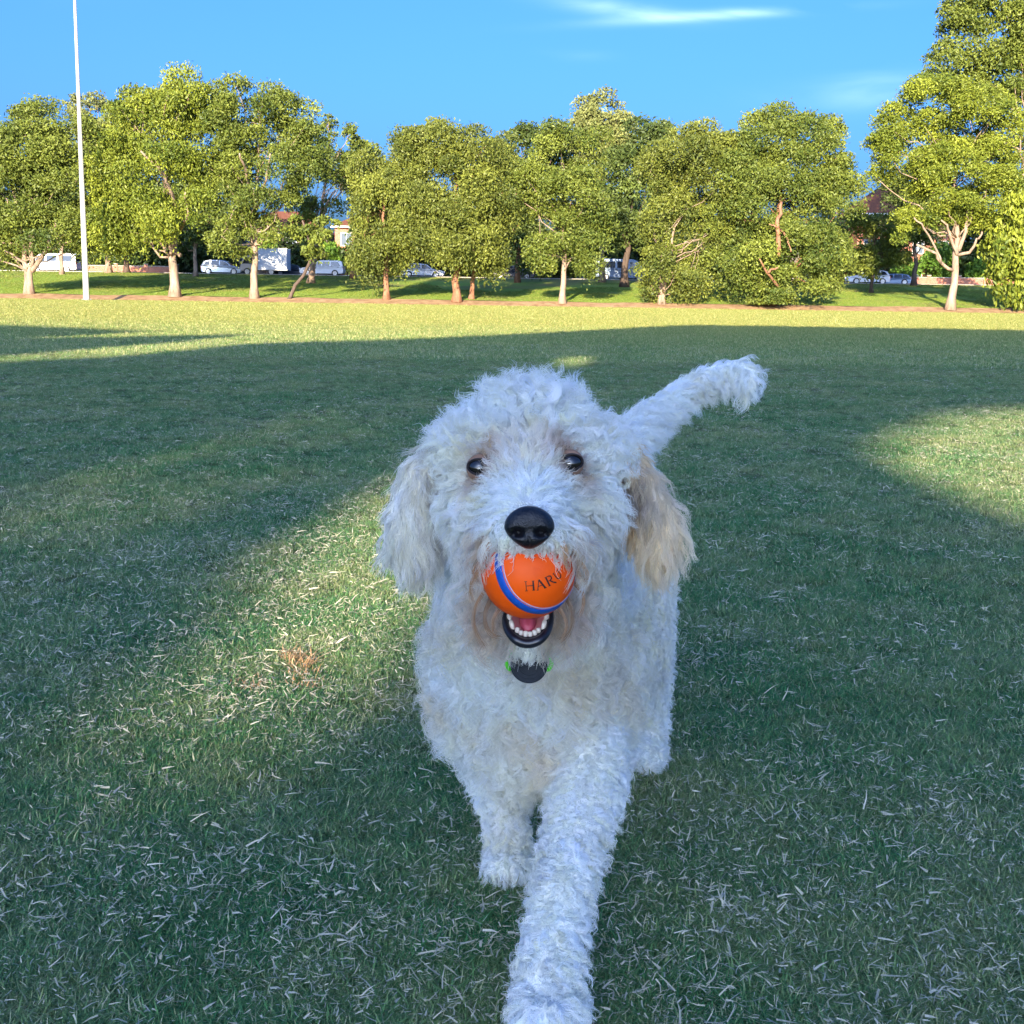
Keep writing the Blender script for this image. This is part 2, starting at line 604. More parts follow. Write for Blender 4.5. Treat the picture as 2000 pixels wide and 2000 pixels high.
def tree(label, base_px, D, lobes, leaf='leaf_mid', bark='bark_pale', trunk_r=0.3, lean=0.0, fork=0.35, seed=0,
         clump=1.25, density=1.0, droop=0.7, group=None, leaf_len=0.42, name='gum_tree', n_limbs=16, extra_limbs=(),
         stems=1, ground_z=None, keep=None, top_frac=0.75, hollow=0.5):
    """lobes: (px, py, rx_px, ry_px, depth offset m) in photograph pixels at the tree's distance"""
    rg = np.random.default_rng(seed)
    sc = D / FPX
    bx = P(base_px, 590, D)[0]
    gz = float(bank_z(bx, D)) if ground_z is None else ground_z
    if D <= D_EDGE:
        gz = 0.0
    base = np.array([bx, D, gz - 0.05])
    root = empty(name, (bx, D, gz), label, 'tree', group)
    # crown
    cents, rads, tones = [], [], []
    for lb in lobes:
        px, py, rx, ry = lb[:4]
        dd = lb[4] if len(lb) > 4 else 0
        c = P(px, py, D + dd)
        ax, az = rx * sc * 1.06, ry * sc * 1.06
        ay = min(max(ax, az * 0.8), 3.6)
        vol = ax * az * ay
        cr = min(clump, 0.55 * min(ax, az))
        nn = int(max(4, density * 1.85 * (vol ** 0.80) / cr ** 2.1))
        d = unit(rg.normal(size=(nn, 3)))
        rr = rg.uniform(hollow ** 3, 1, nn) ** (1 / 3)
        p = c + d * (rr[:, None] * np.array([ax - 0.7 * cr, ay - 0.5 * cr, az - 0.45 * cr]))
        cents.append(p)
        rads.append(cr * rg.uniform(0.65, 1.25, nn))
    cents = np.concatenate(cents)
    rads = np.concatenate(rads)
    ok = cents[:, 2] > gz + rads * 0.35
    cents, rads = cents[ok], rads[ok]
    pts, tone = [], []
    for c, r in zip(cents, rads):
        n = int(215 * density ** 0.3 * (r / 1.2) ** 2 * (0.42 / leaf_len) ** 1.9) + 12
        q = clump_points(rg, c, r, n, droop)
        pts.append(q)
        tone.append(np.clip(rg.normal(0.5, 0.16) + rg.normal(0, 0.16, n), 0, 1))
    pts = np.concatenate(pts)
    tone = np.concatenate(tone)
    if keep is not None:
        k = keep(pts)
        pts, tone = pts[k], tone[k]
    k = pts[:, 2] > gz + 0.05
    pts, tone = pts[k], tone[k]
    v, f = leaf_cards(pts, leaf_len, leaf_len * 0.42, droop, rg)
    link('crown', mesh_np('crown', v, f, colors=tone), M[leaf], root)
    # trunk and limbs
    acc = Acc()
    top = np.array([cents[:, 0].mean() * 0.7 + (bx + lean) * 0.3, D + 0.3, gz + (cents[:, 2].max() - gz) * top_frac])
    H = top[2] - gz
    for s in range(stems):
        sx = (s - (stems - 1) / 2) * 0.9
        tip = top + np.array([sx * 3.0, rg.uniform(-.5, .5), -abs(sx) * 0.8])
        zs = np.linspace(0, 1, 12)
        mid = np.array([bx + lean * 0.55, D, gz + H * 0.42])
        b0 = base + np.array([sx * 0.25, 0, 0])
        pth = np.array([b0 * (1 - t) ** 2 + 2 * mid * t * (1 - t) + tip * t * t for t in zs])
        pth[2:-1, :2] += rg.normal(size=(9, 2)) * 0.10 * (H / 14)
        rr = 0.86 * trunk_r / stems ** 0.4 * (1 - 0.80 * zs ** 0.9)
        rr[0] *= 1.45
        rr[1] *= 1.02
        acc.tube(pth, rr, 10)
        idx = rg.choice(len(cents), min(n_limbs, len(cents)), replace=False)
        for j in idx:
            c = cents[j]
            hz = np.clip((c[2] - gz) / H - rg.uniform(0.16, 0.34), fork, 0.93)
            i = int(np.argmin(np.abs(pth[:, 2] - (gz + hz * H))))
            r0 = rr[i] * 0.36
            q = limb(acc, pth[i], c, r0, 0.025, rg, 0.10)
            for _ in range(2):
                j2 = rg.integers(len(cents))
                if np.linalg.norm(cents[j2] - q[3]) < 4.0:
                    limb(acc, q[3], cents[j2], r0 * 0.45, 0.02, rg, 0.08, 5, 5)
    for ex in extra_limbs:      # (list of (px,py,dd)), r0, r1
        pp = np.array([P(x, y, D + dd) for x, y, dd in ex[0]])
        t = np.linspace(0, 1, 9)
        seg = np.linspace(0, 1, len(pp))
        pq = np.stack([np.interp(t, seg, pp[:, i]) for i in range(3)], 1)
        pq[1:-1] += rg.normal(size=(7, 3)) * 0.05
        acc.tube(pq, np.linspace(ex[1], ex[2], 9), 7)
    acc.build('trunk', M[bark], root, smooth=True)
    return root


FRONT = 'gum trees along the near foot of the bank'
BACK = 'trees along the top of the bank'
FAR = 'dark trees beyond the street'

tree('dark green forked gum tree at the far left, left of the tall steel pole', 58, 86.7,
     [(45, 290, 105, 105), (130, 330, 95, 110), (0, 400, 100, 110), (110, 440, 90, 60), (60, 250, 80, 65), (190, 300, 50, 80, 1), (-60, 330, 90, 130), (170, 440, 50, 60, 1)],
     'leaf_mid', trunk_r=0.36, seed=1, clump=1.3, stems=2, fork=0.14, group=FRONT, leaf_len=0.23, hollow=0.6, density=0.85,
     extra_limbs=[([(60, 525, 0), (30, 500, -.3), (8, 488, -.6)], 0.13, 0.05), ([(62, 530, 0), (85, 500, -.3), (100, 465, -.4), (108, 430, -.4)], 0.2, 0.08)])
tree('tall yellow-green weeping gum tree with the thickest flared trunk, right of the steel pole', 342, 86.5,
     [(270, 240, 90, 85), (345, 195, 85, 68), (390, 180, 65, 52), (235, 340, 62, 110), (310, 330, 90, 95, -1), (255, 430, 82, 52), (340, 400, 80, 62, -1.5), (395, 280, 70, 90, 0.5), (215, 450, 40, 45)],
     'leaf_yellow', trunk_r=0.42, lean=0.3, seed=2, clump=1.25, group=FRONT, droop=1.1, leaf_len=0.24, fork=0.26, hollow=0.6, density=0.85, n_limbs=20,
     extra_limbs=[([(352, 500, 0), (335, 488, -.4), (322, 466, -.8)], 0.16, 0.09), ([(350, 420, 0), (320, 340, -2.5), (275, 295, -4)], 0.17, 0.06),
                  ([(352, 450, 0), (368, 415, -2), (362, 375, -3)], 0.12, 0.06)])
tree('broad gum tree with sky gaps and a straight pale trunk standing before the box truck', 497, 86.3,
     [(480, 215, 90, 70), (545, 235, 80, 65), (440, 290, 70, 70, 0.5), (590, 290, 62, 70), (505, 340, 90, 55, -1), (450, 440, 58, 62, -1), (510, 455, 48, 42), (610, 330, 55, 45), (560, 400, 45, 40)],
     'leaf_mid', trunk_r=0.34, seed=3, clump=1.15, group=FRONT, droop=0.8, leaf_len=0.23, fork=0.30, hollow=0.68, density=0.85, n_limbs=24,
     extra_limbs=[([(497, 400, 0), (478, 330, -2), (468, 300, -3.2)], 0.13, 0.06), ([(500, 410, 0), (520, 350, -2), (528, 300, -3)], 0.13, 0.05)])
tree('small dark gum tree leaning to the right, its thin trunk bent like a bow', 560, 86.3,
     [(612, 470, 36, 34), (585, 440, 28, 30), (640, 440, 28, 25)], 'leaf_mid', 'bark_dark', trunk_r=0.0001, seed=4, clump=0.8, group=FRONT,
     leaf_len=0.32, n_limbs=0, extra_limbs=[([(560, 592, 0), (573, 565, 0), (592, 535, 0), (608, 505, 0), (605, 470, 0), (590, 430, 0)], 0.15, 0.07),
                                             ([(605, 512, 0), (622, 480, 0), (630, 440, 0)], 0.08, 0.04)])
tree('pale-limbed gum tree on the bank directly before the white wagon, forking high up', 607, 104,
     [(655, 300, 60, 58), (690, 280, 30, 45), (625, 370, 50, 45), (600, 440, 35, 40), (690, 360, 38, 60), (650, 250, 45, 30)],
     'leaf_mid', trunk_r=0.36, lean=1.3, seed=5, clump=1.2, group=BACK, fork=0.28, droop=0.9, leaf_len=0.33, density=0.6, hollow=0.65, n_limbs=18,
     extra_limbs=[([(612, 470, 0), (628, 430, -.5), (640, 395, -1), (655, 372, -1)], 0.16, 0.08), ([(620, 450, 0), (618, 420, -.5), (640, 380, -1)], 0.1, 0.05)])
tree('low drooping olive gum tree whose foliage hangs nearly to the ground, short trunk', 755, 86.6,
     [(745, 400, 68, 80), (740, 490, 62, 62, -0.5), (800, 330, 60, 70), (715, 330, 40, 55), (785, 470, 45, 65), (712, 445, 38, 70)],
     'leaf_olive', 'bark_red', trunk_r=0.27, seed=6, clump=1.1, group=FRONT, droop=1.15, leaf_len=0.23, density=0.95)
tree('large domed olive gum tree with a reddish trunk, dead centre-left above the dog\'s head', 892, 86.2,
     [(880, 268, 82, 70), (930, 300, 72, 60), (820, 300, 70, 65), (885, 380, 105, 90, -1), (955, 400, 62, 95), (830, 420, 75, 75), (905, 470, 90, 48, -1.5), (960, 480, 50, 50), (795, 380, 40, 60), (988, 290, 30, 45, 1)],
     'leaf_olive', 'bark_red', trunk_r=0.36, seed=7, clump=1.25, group=FRONT, droop=0.95, leaf_len=0.23, density=0.95, n_limbs=20)
tree('slim gum tree with an orange-brown trunk close beside the domed olive gum tree', 921, 87.8,
     [(945, 470, 48, 45), (965, 420, 40, 50)], 'leaf_olive', 'bark_red', trunk_r=0.24, seed=8, clump=1.0, group=FRONT, droop=0.9, leaf_len=0.23, n_limbs=6)
tree('green gum tree with a slender straight tan trunk just right of centre', 1098, 86.2,
     [(1085, 300, 85, 72), (1040, 370, 62, 85), (1120, 380, 80, 75, -1), (1090, 450, 75, 62), (1150, 480, 52, 50, -0.5), (1060, 500, 42, 38), (1170, 440, 40, 50), (1150, 300, 50, 60, 1)],
     'leaf_mid', trunk_r=0.28, seed=9, clump=1.2, group=FRONT, droop=0.75, leaf_len=0.23, fork=0.26, density=0.9, hollow=0.55, n_limbs=20,
     extra_limbs=[([(1098, 505, 0), (1080, 495, -.5), (1066, 465, -.8)], 0.08, 0.04), ([(1098, 500, 0), (1078, 500, -.6), (1052, 492, -1)], 0.08, 0.04)])
tree('dark-trunked gum tree standing back on the bank in deep shade, right of centre', 1218, 106,
     [(1270, 260, 62, 58), (1220, 320, 60, 65), (1310, 300, 60, 60), (1250, 390, 70, 70), (1200, 430, 50, 50), (1285, 440, 50, 50)],
     'leaf_deep', 'bark_dark', trunk_r=0.42, seed=10, clump=1.4, group=BACK, leaf_len=0.36, density=0.9)
tree('bushy many-stemmed gum tree whose foliage reaches the ground at centre right', 1292, 86.4,
     [(1330, 300, 85, 85), (1300, 420, 62, 75), (1280, 520, 45, 60, -0.5), (1340, 510, 62, 62), (1400, 390, 80, 85), (1270, 570, 25, 30), (1390, 300, 60, 70)],
     'leaf_olive', 'bark_pale', trunk_r=0.24, seed=11, clump=1.2, group=FRONT, droop=0.85, leaf_len=0.23, density=0.95, fork=0.1, stems=2)
tree('widest gum tree, a great round mass of foliage with broken reddish limbs', 1505, 86.6,
     [(1490, 262, 112, 78), (1560, 330, 98, 100), (1450, 380, 95, 90, -1), (1600, 420, 88, 95), (1520, 470, 110, 80, -1.5), (1440, 520, 72, 60), (1560, 540, 88, 48, -1), (1620, 500, 55, 70), (1500, 570, 60, 30, -1), (1640, 340, 50, 80, 1), (1625, 245, 30, 35, 1)],
     'leaf_mid', 'bark_red', trunk_r=0.4, seed=12, clump=1.3, group=FRONT, droop=0.8, leaf_len=0.23, density=1.0, fork=0.2, n_limbs=26,
     extra_limbs=[([(1522, 500, -3.5), (1519, 440, -3.8), (1526, 395, -3)], 0.2, 0.10), ([(1521, 445, -3.9), (1502, 438, -4.2)], 0.07, 0.04),
                  ([(1524, 446, -3.9), (1538, 465, -4.2), (1545, 492, -4.4)], 0.08, 0.03), ([(1520, 560, -3), (1498, 530, -4), (1483, 505, -4.4)], 0.11, 0.05),
                  ([(1497, 530, -4), (1520, 522, -4.3)], 0.1, 0.05)])
tree('rounded small gum tree between the widest gum and the white-trunked one', 1700, 103,
     [(1720, 460, 52, 62), (1695, 505, 40, 38), (1745, 500, 38, 32), (1665, 440, 40, 45)], 'leaf_mid', 'bark_dark', trunk_r=0.2, seed=13, clump=1.1, group=BACK,
     leaf_len=0.33, density=0.9)
tree('bright green gum tree with a smooth pinkish-white trunk and bare curving limbs at right', 1857, 86.0,
     [(1830, 200, 92, 62), (1900, 230, 90, 70), (1790, 290, 85, 65, -0.5), (1870, 340, 105, 80, -1), (1800, 400, 62, 48), (1930, 350, 70, 90), (1960, 270, 60, 80), (1745, 240, 45, 45), (1870, 420, 60, 32, 1), (1710, 300, 35, 45), (1760, 440, 28, 30, -0.5)],
     'leaf_yellow', 'bark_pale', trunk_r=0.36, lean=0.5, seed=14, clump=1.05, group=FRONT, droop=0.6, leaf_len=0.22, density=0.92, hollow=0.66, fork=0.40, n_limbs=26,
     extra_limbs=[([(1862, 528, 0), (1838, 515, -.6), (1830, 495, -.8), (1808, 485, -1), (1790, 478, -1.2)], 0.13, 0.07),
                  ([(1838, 515, -.6), (1828, 480, -1), (1800, 440, -1.4), (1785, 425, -1.5)], 0.09, 0.05),
                  ([(1872, 498, 0), (1900, 488, -.5), (1910, 468, -.8), (1918, 452, -1)], 0.13, 0.06),
                  ([(1868, 500, 0), (1860, 470, -.5), (1850, 445, -.8), (1838, 430, -1)], 0.13, 0.06), ([(1872, 490, 0), (1886, 450, -.3), (1890, 410, -.3)], 0.16, 0.09)])
tree('towering dense gum tree rising out of the top right corner behind the others', 1990, 104,
     [(1930, 60, 105, 75), (1990, 20, 100, 90), (1850, 120, 60, 60), (2060, 100, 90, 110), (1950, 150, 80, 50, 1), (2040, 260, 90, 120, 1), (1900, 20, 70, 50)],
     'leaf_mid', 'bark_pale', trunk_r=0.55, seed=15, clump=1.6, group=BACK, leaf_len=0.31, density=0.92, hollow=0.62, top_frac=0.8)
tree('weeping gum tree with curtains of hanging foliage at the right edge', 2030, 85.9,
     [(1975, 500, 36, 75), (2020, 470, 60, 95), (1945, 480, 25, 60), (2000, 400, 70, 60), (2060, 400, 80, 120), (1985, 560, 26, 28)],
     'leaf_yellow', 'bark_dark', trunk_r=0.4, seed=16, clump=0.95, group=FRONT, droop=1.8, leaf_len=0.40, density=1.05)
# along the top of the bank
tree('pale straight-trunked gum tree on top of the bank, just right of the thick flared trunk', 384, 112,
     [(400, 420, 40, 50), (370, 380, 50, 60), (430, 360, 60, 70), (350, 460, 40, 30)], 'leaf_deep', trunk_r=0.26, seed=20, clump=1.3, group=BACK, leaf_len=0.36)
tree('cream-trunked gum tree on top of the bank left of the steel pole', 124, 112,
     [(120, 400, 65, 60), (170, 370, 60, 80), (90, 340, 70, 70), (190, 440, 50, 50)], 'leaf_deep', trunk_r=0.24, seed=21, clump=1.3, group=BACK, leaf_len=0.36, density=0.8,
     extra_limbs=[([(120, 480, 0), (108, 460, -.5), (118, 430, -1)], 0.1, 0.05)])
tree('tall pale-leaved tree showing behind and left of the weeping gum\'s top', 215, 116,
     [(210, 230, 72, 50), (270, 215, 55, 40), (150, 200, 28, 22), (230, 300, 80, 70)], 'leaf_pale', trunk_r=0.35, seed=22, clump=1.1, group=BACK, leaf_len=0.33, density=0.7)
tree('pale round-topped tree rising behind the slender-trunked gum at centre', 1175, 112,
     [(1175, 220, 68, 50), (1165, 290, 75, 80), (1200, 260, 50, 55)], 'leaf_pale', trunk_r=0.35, seed=23, clump=1.3, group=BACK, leaf_len=0.36, density=0.9)
tree('grey-trunked tree on top of the bank seen under the bright green gum', 1782, 114,
     [(1770, 440, 60, 45), (1815, 420, 60, 50), (1790, 360, 70, 60)], 'leaf_deep', 'bark_dark', trunk_r=0.3, seed=24, clump=1.2, group=BACK, leaf_len=0.33, density=0.8)
tree('dark tree on the bank seen between the domed olive gum and the slender trunk', 1010, 110,
     [(1010, 300, 60, 70), (1000, 400, 60, 80), (1030, 470, 45, 50), (960, 340, 50, 60)], 'leaf_deep', 'bark_red', trunk_r=0.3, seed=25, clump=1.4, group=BACK, leaf_len=0.36)
tree('dark tree on the bank behind the drooping olive gum', 690, 113,
     [(700, 320, 60, 55), (740, 360, 60, 60), (800, 440, 60, 50)], 'leaf_mid', 'bark_red', trunk_r=0.32, seed=26, clump=1.3, group=BACK, leaf_len=0.36)
tree('deep green tree behind the gap right of the steel pole', 250, 117,
     [(200, 400, 60, 70), (260, 380, 70, 60), (230, 460, 60, 30)], 'leaf_dark', 'bark_dark', trunk_r=0.35, seed=27, clump=1.5, group=BACK, leaf_len=0.5)
# beyond the street: dark masses
for k, (px, top, rx, D, lf, lb) in enumerate([
        (-60, 380, 110, 142, 'leaf_dark', 'dark tree beyond the street behind the leftmost gum'),
        (60, 350, 90, 146, 'leaf_dark', 'dark tree beyond the street behind the parked van'),
        (190, 390, 90, 141, 'leaf_dark', 'dark tree beyond the street right behind the steel pole'),
        (300, 400, 90, 138, 'leaf_dark', 'black-green dense tree beyond the low brick wall, left part'),
        (395, 380, 80, 140, 'leaf_dark', 'black-green dense tree behind the silver hatchback'),
        (575, 420, 50, 137, 'leaf_dark', 'dark tree beyond the street above the box truck'),
        (745, 400, 70, 137, 'leaf_dark', 'dark tree beyond the street behind the drooping olive gum'),
        (1450, 420, 90, 139, 'leaf_dark', 'dark tree beyond the street behind the middle of the widest gum'),
        (1705, 450, 50, 137, 'leaf_dark', 'dark tree beyond the street behind the rounded small gum'),
        (850, 400, 90, 142, 'leaf_dark', 'dark tree beyond the street behind the domed olive gum'),
        (960, 380, 90, 144, 'leaf_dark', 'dark tree beyond the street left of the slender trunk'),
        (1060, 400, 80, 141, 'leaf_dark', 'dark tree beyond the street right behind the slender trunk'),
        (1160, 330, 90, 139, 'leaf_dark', 'dark tree beyond the street behind the grey-blue van'),
        (1300, 330, 90, 144, 'leaf_dark', 'dark tree beyond the street behind the many-stemmed gum'),
        (1620, 420, 60, 143, 'leaf_dark', 'dark tree beyond the street behind the widest gum'),
        (1900, 400, 90, 140, 'leaf_dark', 'dark tree beyond the street behind the pinkish-white trunk'),
        (2030, 360, 90, 143, 'leaf_dark', 'dark tree beyond the street at the right edge')]):
    tree(lb, px, D, [(px, (top + 520) / 2, rx, (530 - top) / 2), (px + rx * 0.5, (top + 570) / 2, rx * 0.7, (500 - top) / 2), (px - rx * 0.4, 500, rx * 0.8, 45), (px, 518, rx, 26)],
         lf, 'bark_dark', trunk_r=0.3, seed=40 + k, clump=1.9, group=FAR, leaf_len=0.7, density=1.0, n_limbs=5, name='dark_tree')
for k, (px, py, rx, ry, D, lb) in enumerate([
        (640, 492, 36, 32, 136, 'fresh green shrub behind the white wagon'),
        (520, 478, 30, 28, 136, 'fresh green shrub behind the top of the box truck'),
        (1760, 520, 35, 32, 136, 'fresh green shrub behind the parked cars at right'),
        (1830, 512, 42, 40, 137, 'fresh green shrub left of the pinkish-white trunk'),
        (1915, 530, 35, 30, 136, 'fresh green shrub right of the pinkish-white trunk')]):
    tree(lb, px, D, [(px, py, rx, ry), (px + rx * .4, py + 10, rx * .6, ry * .7)], 'leaf_fresh', 'bark_dark', trunk_r=0.1, seed=60 + k, clump=0.9,
         group='fresh green shrubs behind the street', leaf_len=0.4, n_limbs=4, name='shrub', ground_z=2.46)

# ---- trees behind the photographer: their crowns cast the shade on the field
TAN = math.tan(SUN_EL)


def in_poly(px, py, poly):
    c = np.zeros(len(px), bool)
    n = len(poly)
    for i in range(n):
        x1, y1 = poly[i]
        x2, y2 = poly[(i + 1) % n]
        cr = ((y1 > py) != (y2 > py)) & (px < (x2 - x1) * (py - y1) / ((y2 - y1) + 1e-9) + x1)
        c ^= cr
    return c


EDGE = np.array([(-900, 760), (0, 710), (250, 698), (500, 674), (750, 667), (1000, 656), (1200, 644), (1350, 636), (1600, 640), (1800, 643), (2000, 647), (2600, 655)], float)
FINGERS = [[(-900, 628), (0, 637), (300, 650), (0, 664), (-900, 672)], [(-900, 668), (0, 664), (250, 660), (480, 656), (350, 669), (200, 682), (0, 696), (-900, 725)]]
GAPS = [([(930, 840), (640, 945), (390, 1085), (440, 1190), (700, 1165), (930, 1090)], 1.0),
        ([(930, 1080), (640, 1150), (420, 1225), (240, 1370), (500, 1440), (780, 1390), (930, 1270)], 1.0),
        ([(330, 1390), (470, 1230), (400, 1210), (180, 1330), (-160, 1440), (-160, 1640), (250, 1530)], 0.80),
        ([(860, 780), (560, 815), (330, 870), (110, 950), (-40, 1080), (300, 1050), (520, 970), (760, 905)], 0.74),
        ([(1680, 880), (1770, 820), (1870, 795), (2300, 780), (2300, 1080), (2000, 1030), (1900, 985), (1780, 940)], 1.0),
        ([(1040, 715), (1110, 697), (1185, 700), (1140, 722)], 1.0),
        ([(1560, 672), (1620, 668), (1640, 675), (1590, 680)], 0.6)]


def shade_keep(p, rg=np.random.default_rng(77)):
    """leaves stay where the photograph's field is shaded; gaps in the crown where it is sunlit"""
    L = p[:, 2] / TAN
    g = np.stack([p[:, 0] + SDIR[0] * L, p[:, 1] + SDIR[1] * L, np.zeros(len(p))], 1)
    front = g[:, 1] > 0.8
    gg = g.copy()
    gg[~front, 1] = 1.0
    px, py, _ = proj(gg)
    edge = np.interp(px, EDGE[:, 0], EDGE[:, 1])
    shade = py > edge
    for f in FINGERS:
        shade |= in_poly(px, py, f)
    for poly, pr in GAPS:
        shade &= ~(in_poly(px, py, poly) & (rg.random(len(p)) < pr))
    return np.where(front, shade, True)


def canopy_tree(label, x, y, rx, top, bot, seed, n=15000):
    rg = np.random.default_rng(seed)
    root = empty('shade_tree', (x, y, 0), label, 'tree', 'shade trees behind the camera')
    pts = []
    m = 0
    while m < n:
        c = np.array([x, y, (top + bot) / 2]) + unit(rg.normal(size=3)) * rg.uniform(0.2, 1) ** 0.5 * np.array([rx, 1.8, (top - bot) / 2])
        q = clump_points(rg, c, rg.uniform(0.8, 1.3), 130, 0.4)
        pts.append(q)
        m += 130
    # evenly filled core so that the shade is closed
    q = np.stack([rg.uniform(x - rx, x + rx, n), rg.normal(y, 0.9, n), rg.uniform(bot, top, n)], 1)
    pts.append(q)
    pts = np.concatenate(pts)
    pts = pts[pts[:, 2] > 3]
    # finer leaves where the light falls close to the camera, so that small gaps stay open
    near = (pts[:, 1] + SDIR[1] * pts[:, 2] / TAN) < 7.0
    fine_ = np.repeat(pts[near], 4, axis=0) + rg.normal(0, 0.12, (4 * int(near.sum()), 3))
    pts = pts[~near]
    pts = pts[shade_keep(pts)]
    fine_ = fine_[shade_keep(fine_)]
    v, f = leaf_cards(pts, 0.40, 0.26, 0.3, rg)
    v2, f2 = leaf_cards(fine_, 0.20, 0.14, 0.3, rg)
    f = np.concatenate([f, f2 + len(v)])
    v = np.concatenate([v, v2])
    tone = np.clip(rg.normal(0.5, 0.2, len(f)), 0, 1)
    link('crown', mesh_np('crown', v, f, colors=tone), M['leaf_mid'], root)
    acc = Acc()
    acc.tube([(x, y, -0.05), (x + 0.1, y, 1), (x + .05, y + .1, 3), (x, y, top * 0.75)], [0.42, 0.3, 0.25, 0.08], 10)
    for k in range(10):
        e = np.array([x + rg.uniform(-.85, .85) * rx, y + rg.uniform(-1, 1), rg.uniform(bot, top * 0.9)])
        limb(acc, (x, y, max(3.6, e[2] - 4)), e, 0.12, 0.03, rg)
    acc.build('trunk', M['bark_pale'], root, smooth=True)


for k, (x, lb) in enumerate([(-24.0, 'shade tree behind the camera, leftmost of the row'), (-16.5, 'shade tree behind the camera, second from the left'),
                             (-9.2, 'shade tree behind the camera, third from the left'), (-2.2, 'shade tree behind the camera, rightmost of the row')]):
    canopy_tree(lb, x, -48.0 - 0.8 * (k % 2), 4.9, 22.3, 10.8, 90 + k, 17500)
# ------------------------------------------------------------------ street: vehicles, walls, houses, pole
ROAD_Z = 2.44


def wheel(root, x, y, r, w, loc):
    """wheel lying in the xz plane"""
    a = Acc()
    a.tube([(loc[0] + x, loc[1] + y - w / 2, loc[2] + r), (loc[0] + x, loc[1] + y + w / 2, loc[2] + r)], r, 20)
    wh = a.build('wheel', M['rubber'], root, bevel=0.02)
    wh.name = 'wheel'
    b = Acc()
    s = -1 if y < 0 else 1
    yy = loc[1] + y + s * w / 2
    b.tube([(loc[0] + x, yy - 0.02 * s, loc[2] + r), (loc[0] + x, yy + 0.012 * s, loc[2] + r)], r * 0.66, 16)
    for k in range(5):
        an = k * 2 * math.pi / 5
        b.box((loc[0] + x + math.cos(an) * r * 0.35, yy + 0.018 * s, loc[2] + r + math.sin(an) * r * 0.35), (0.07, 0.02, 0.07))
    rim = b.build('rim', M['rim'])
    rim.parent = wh
    return wh


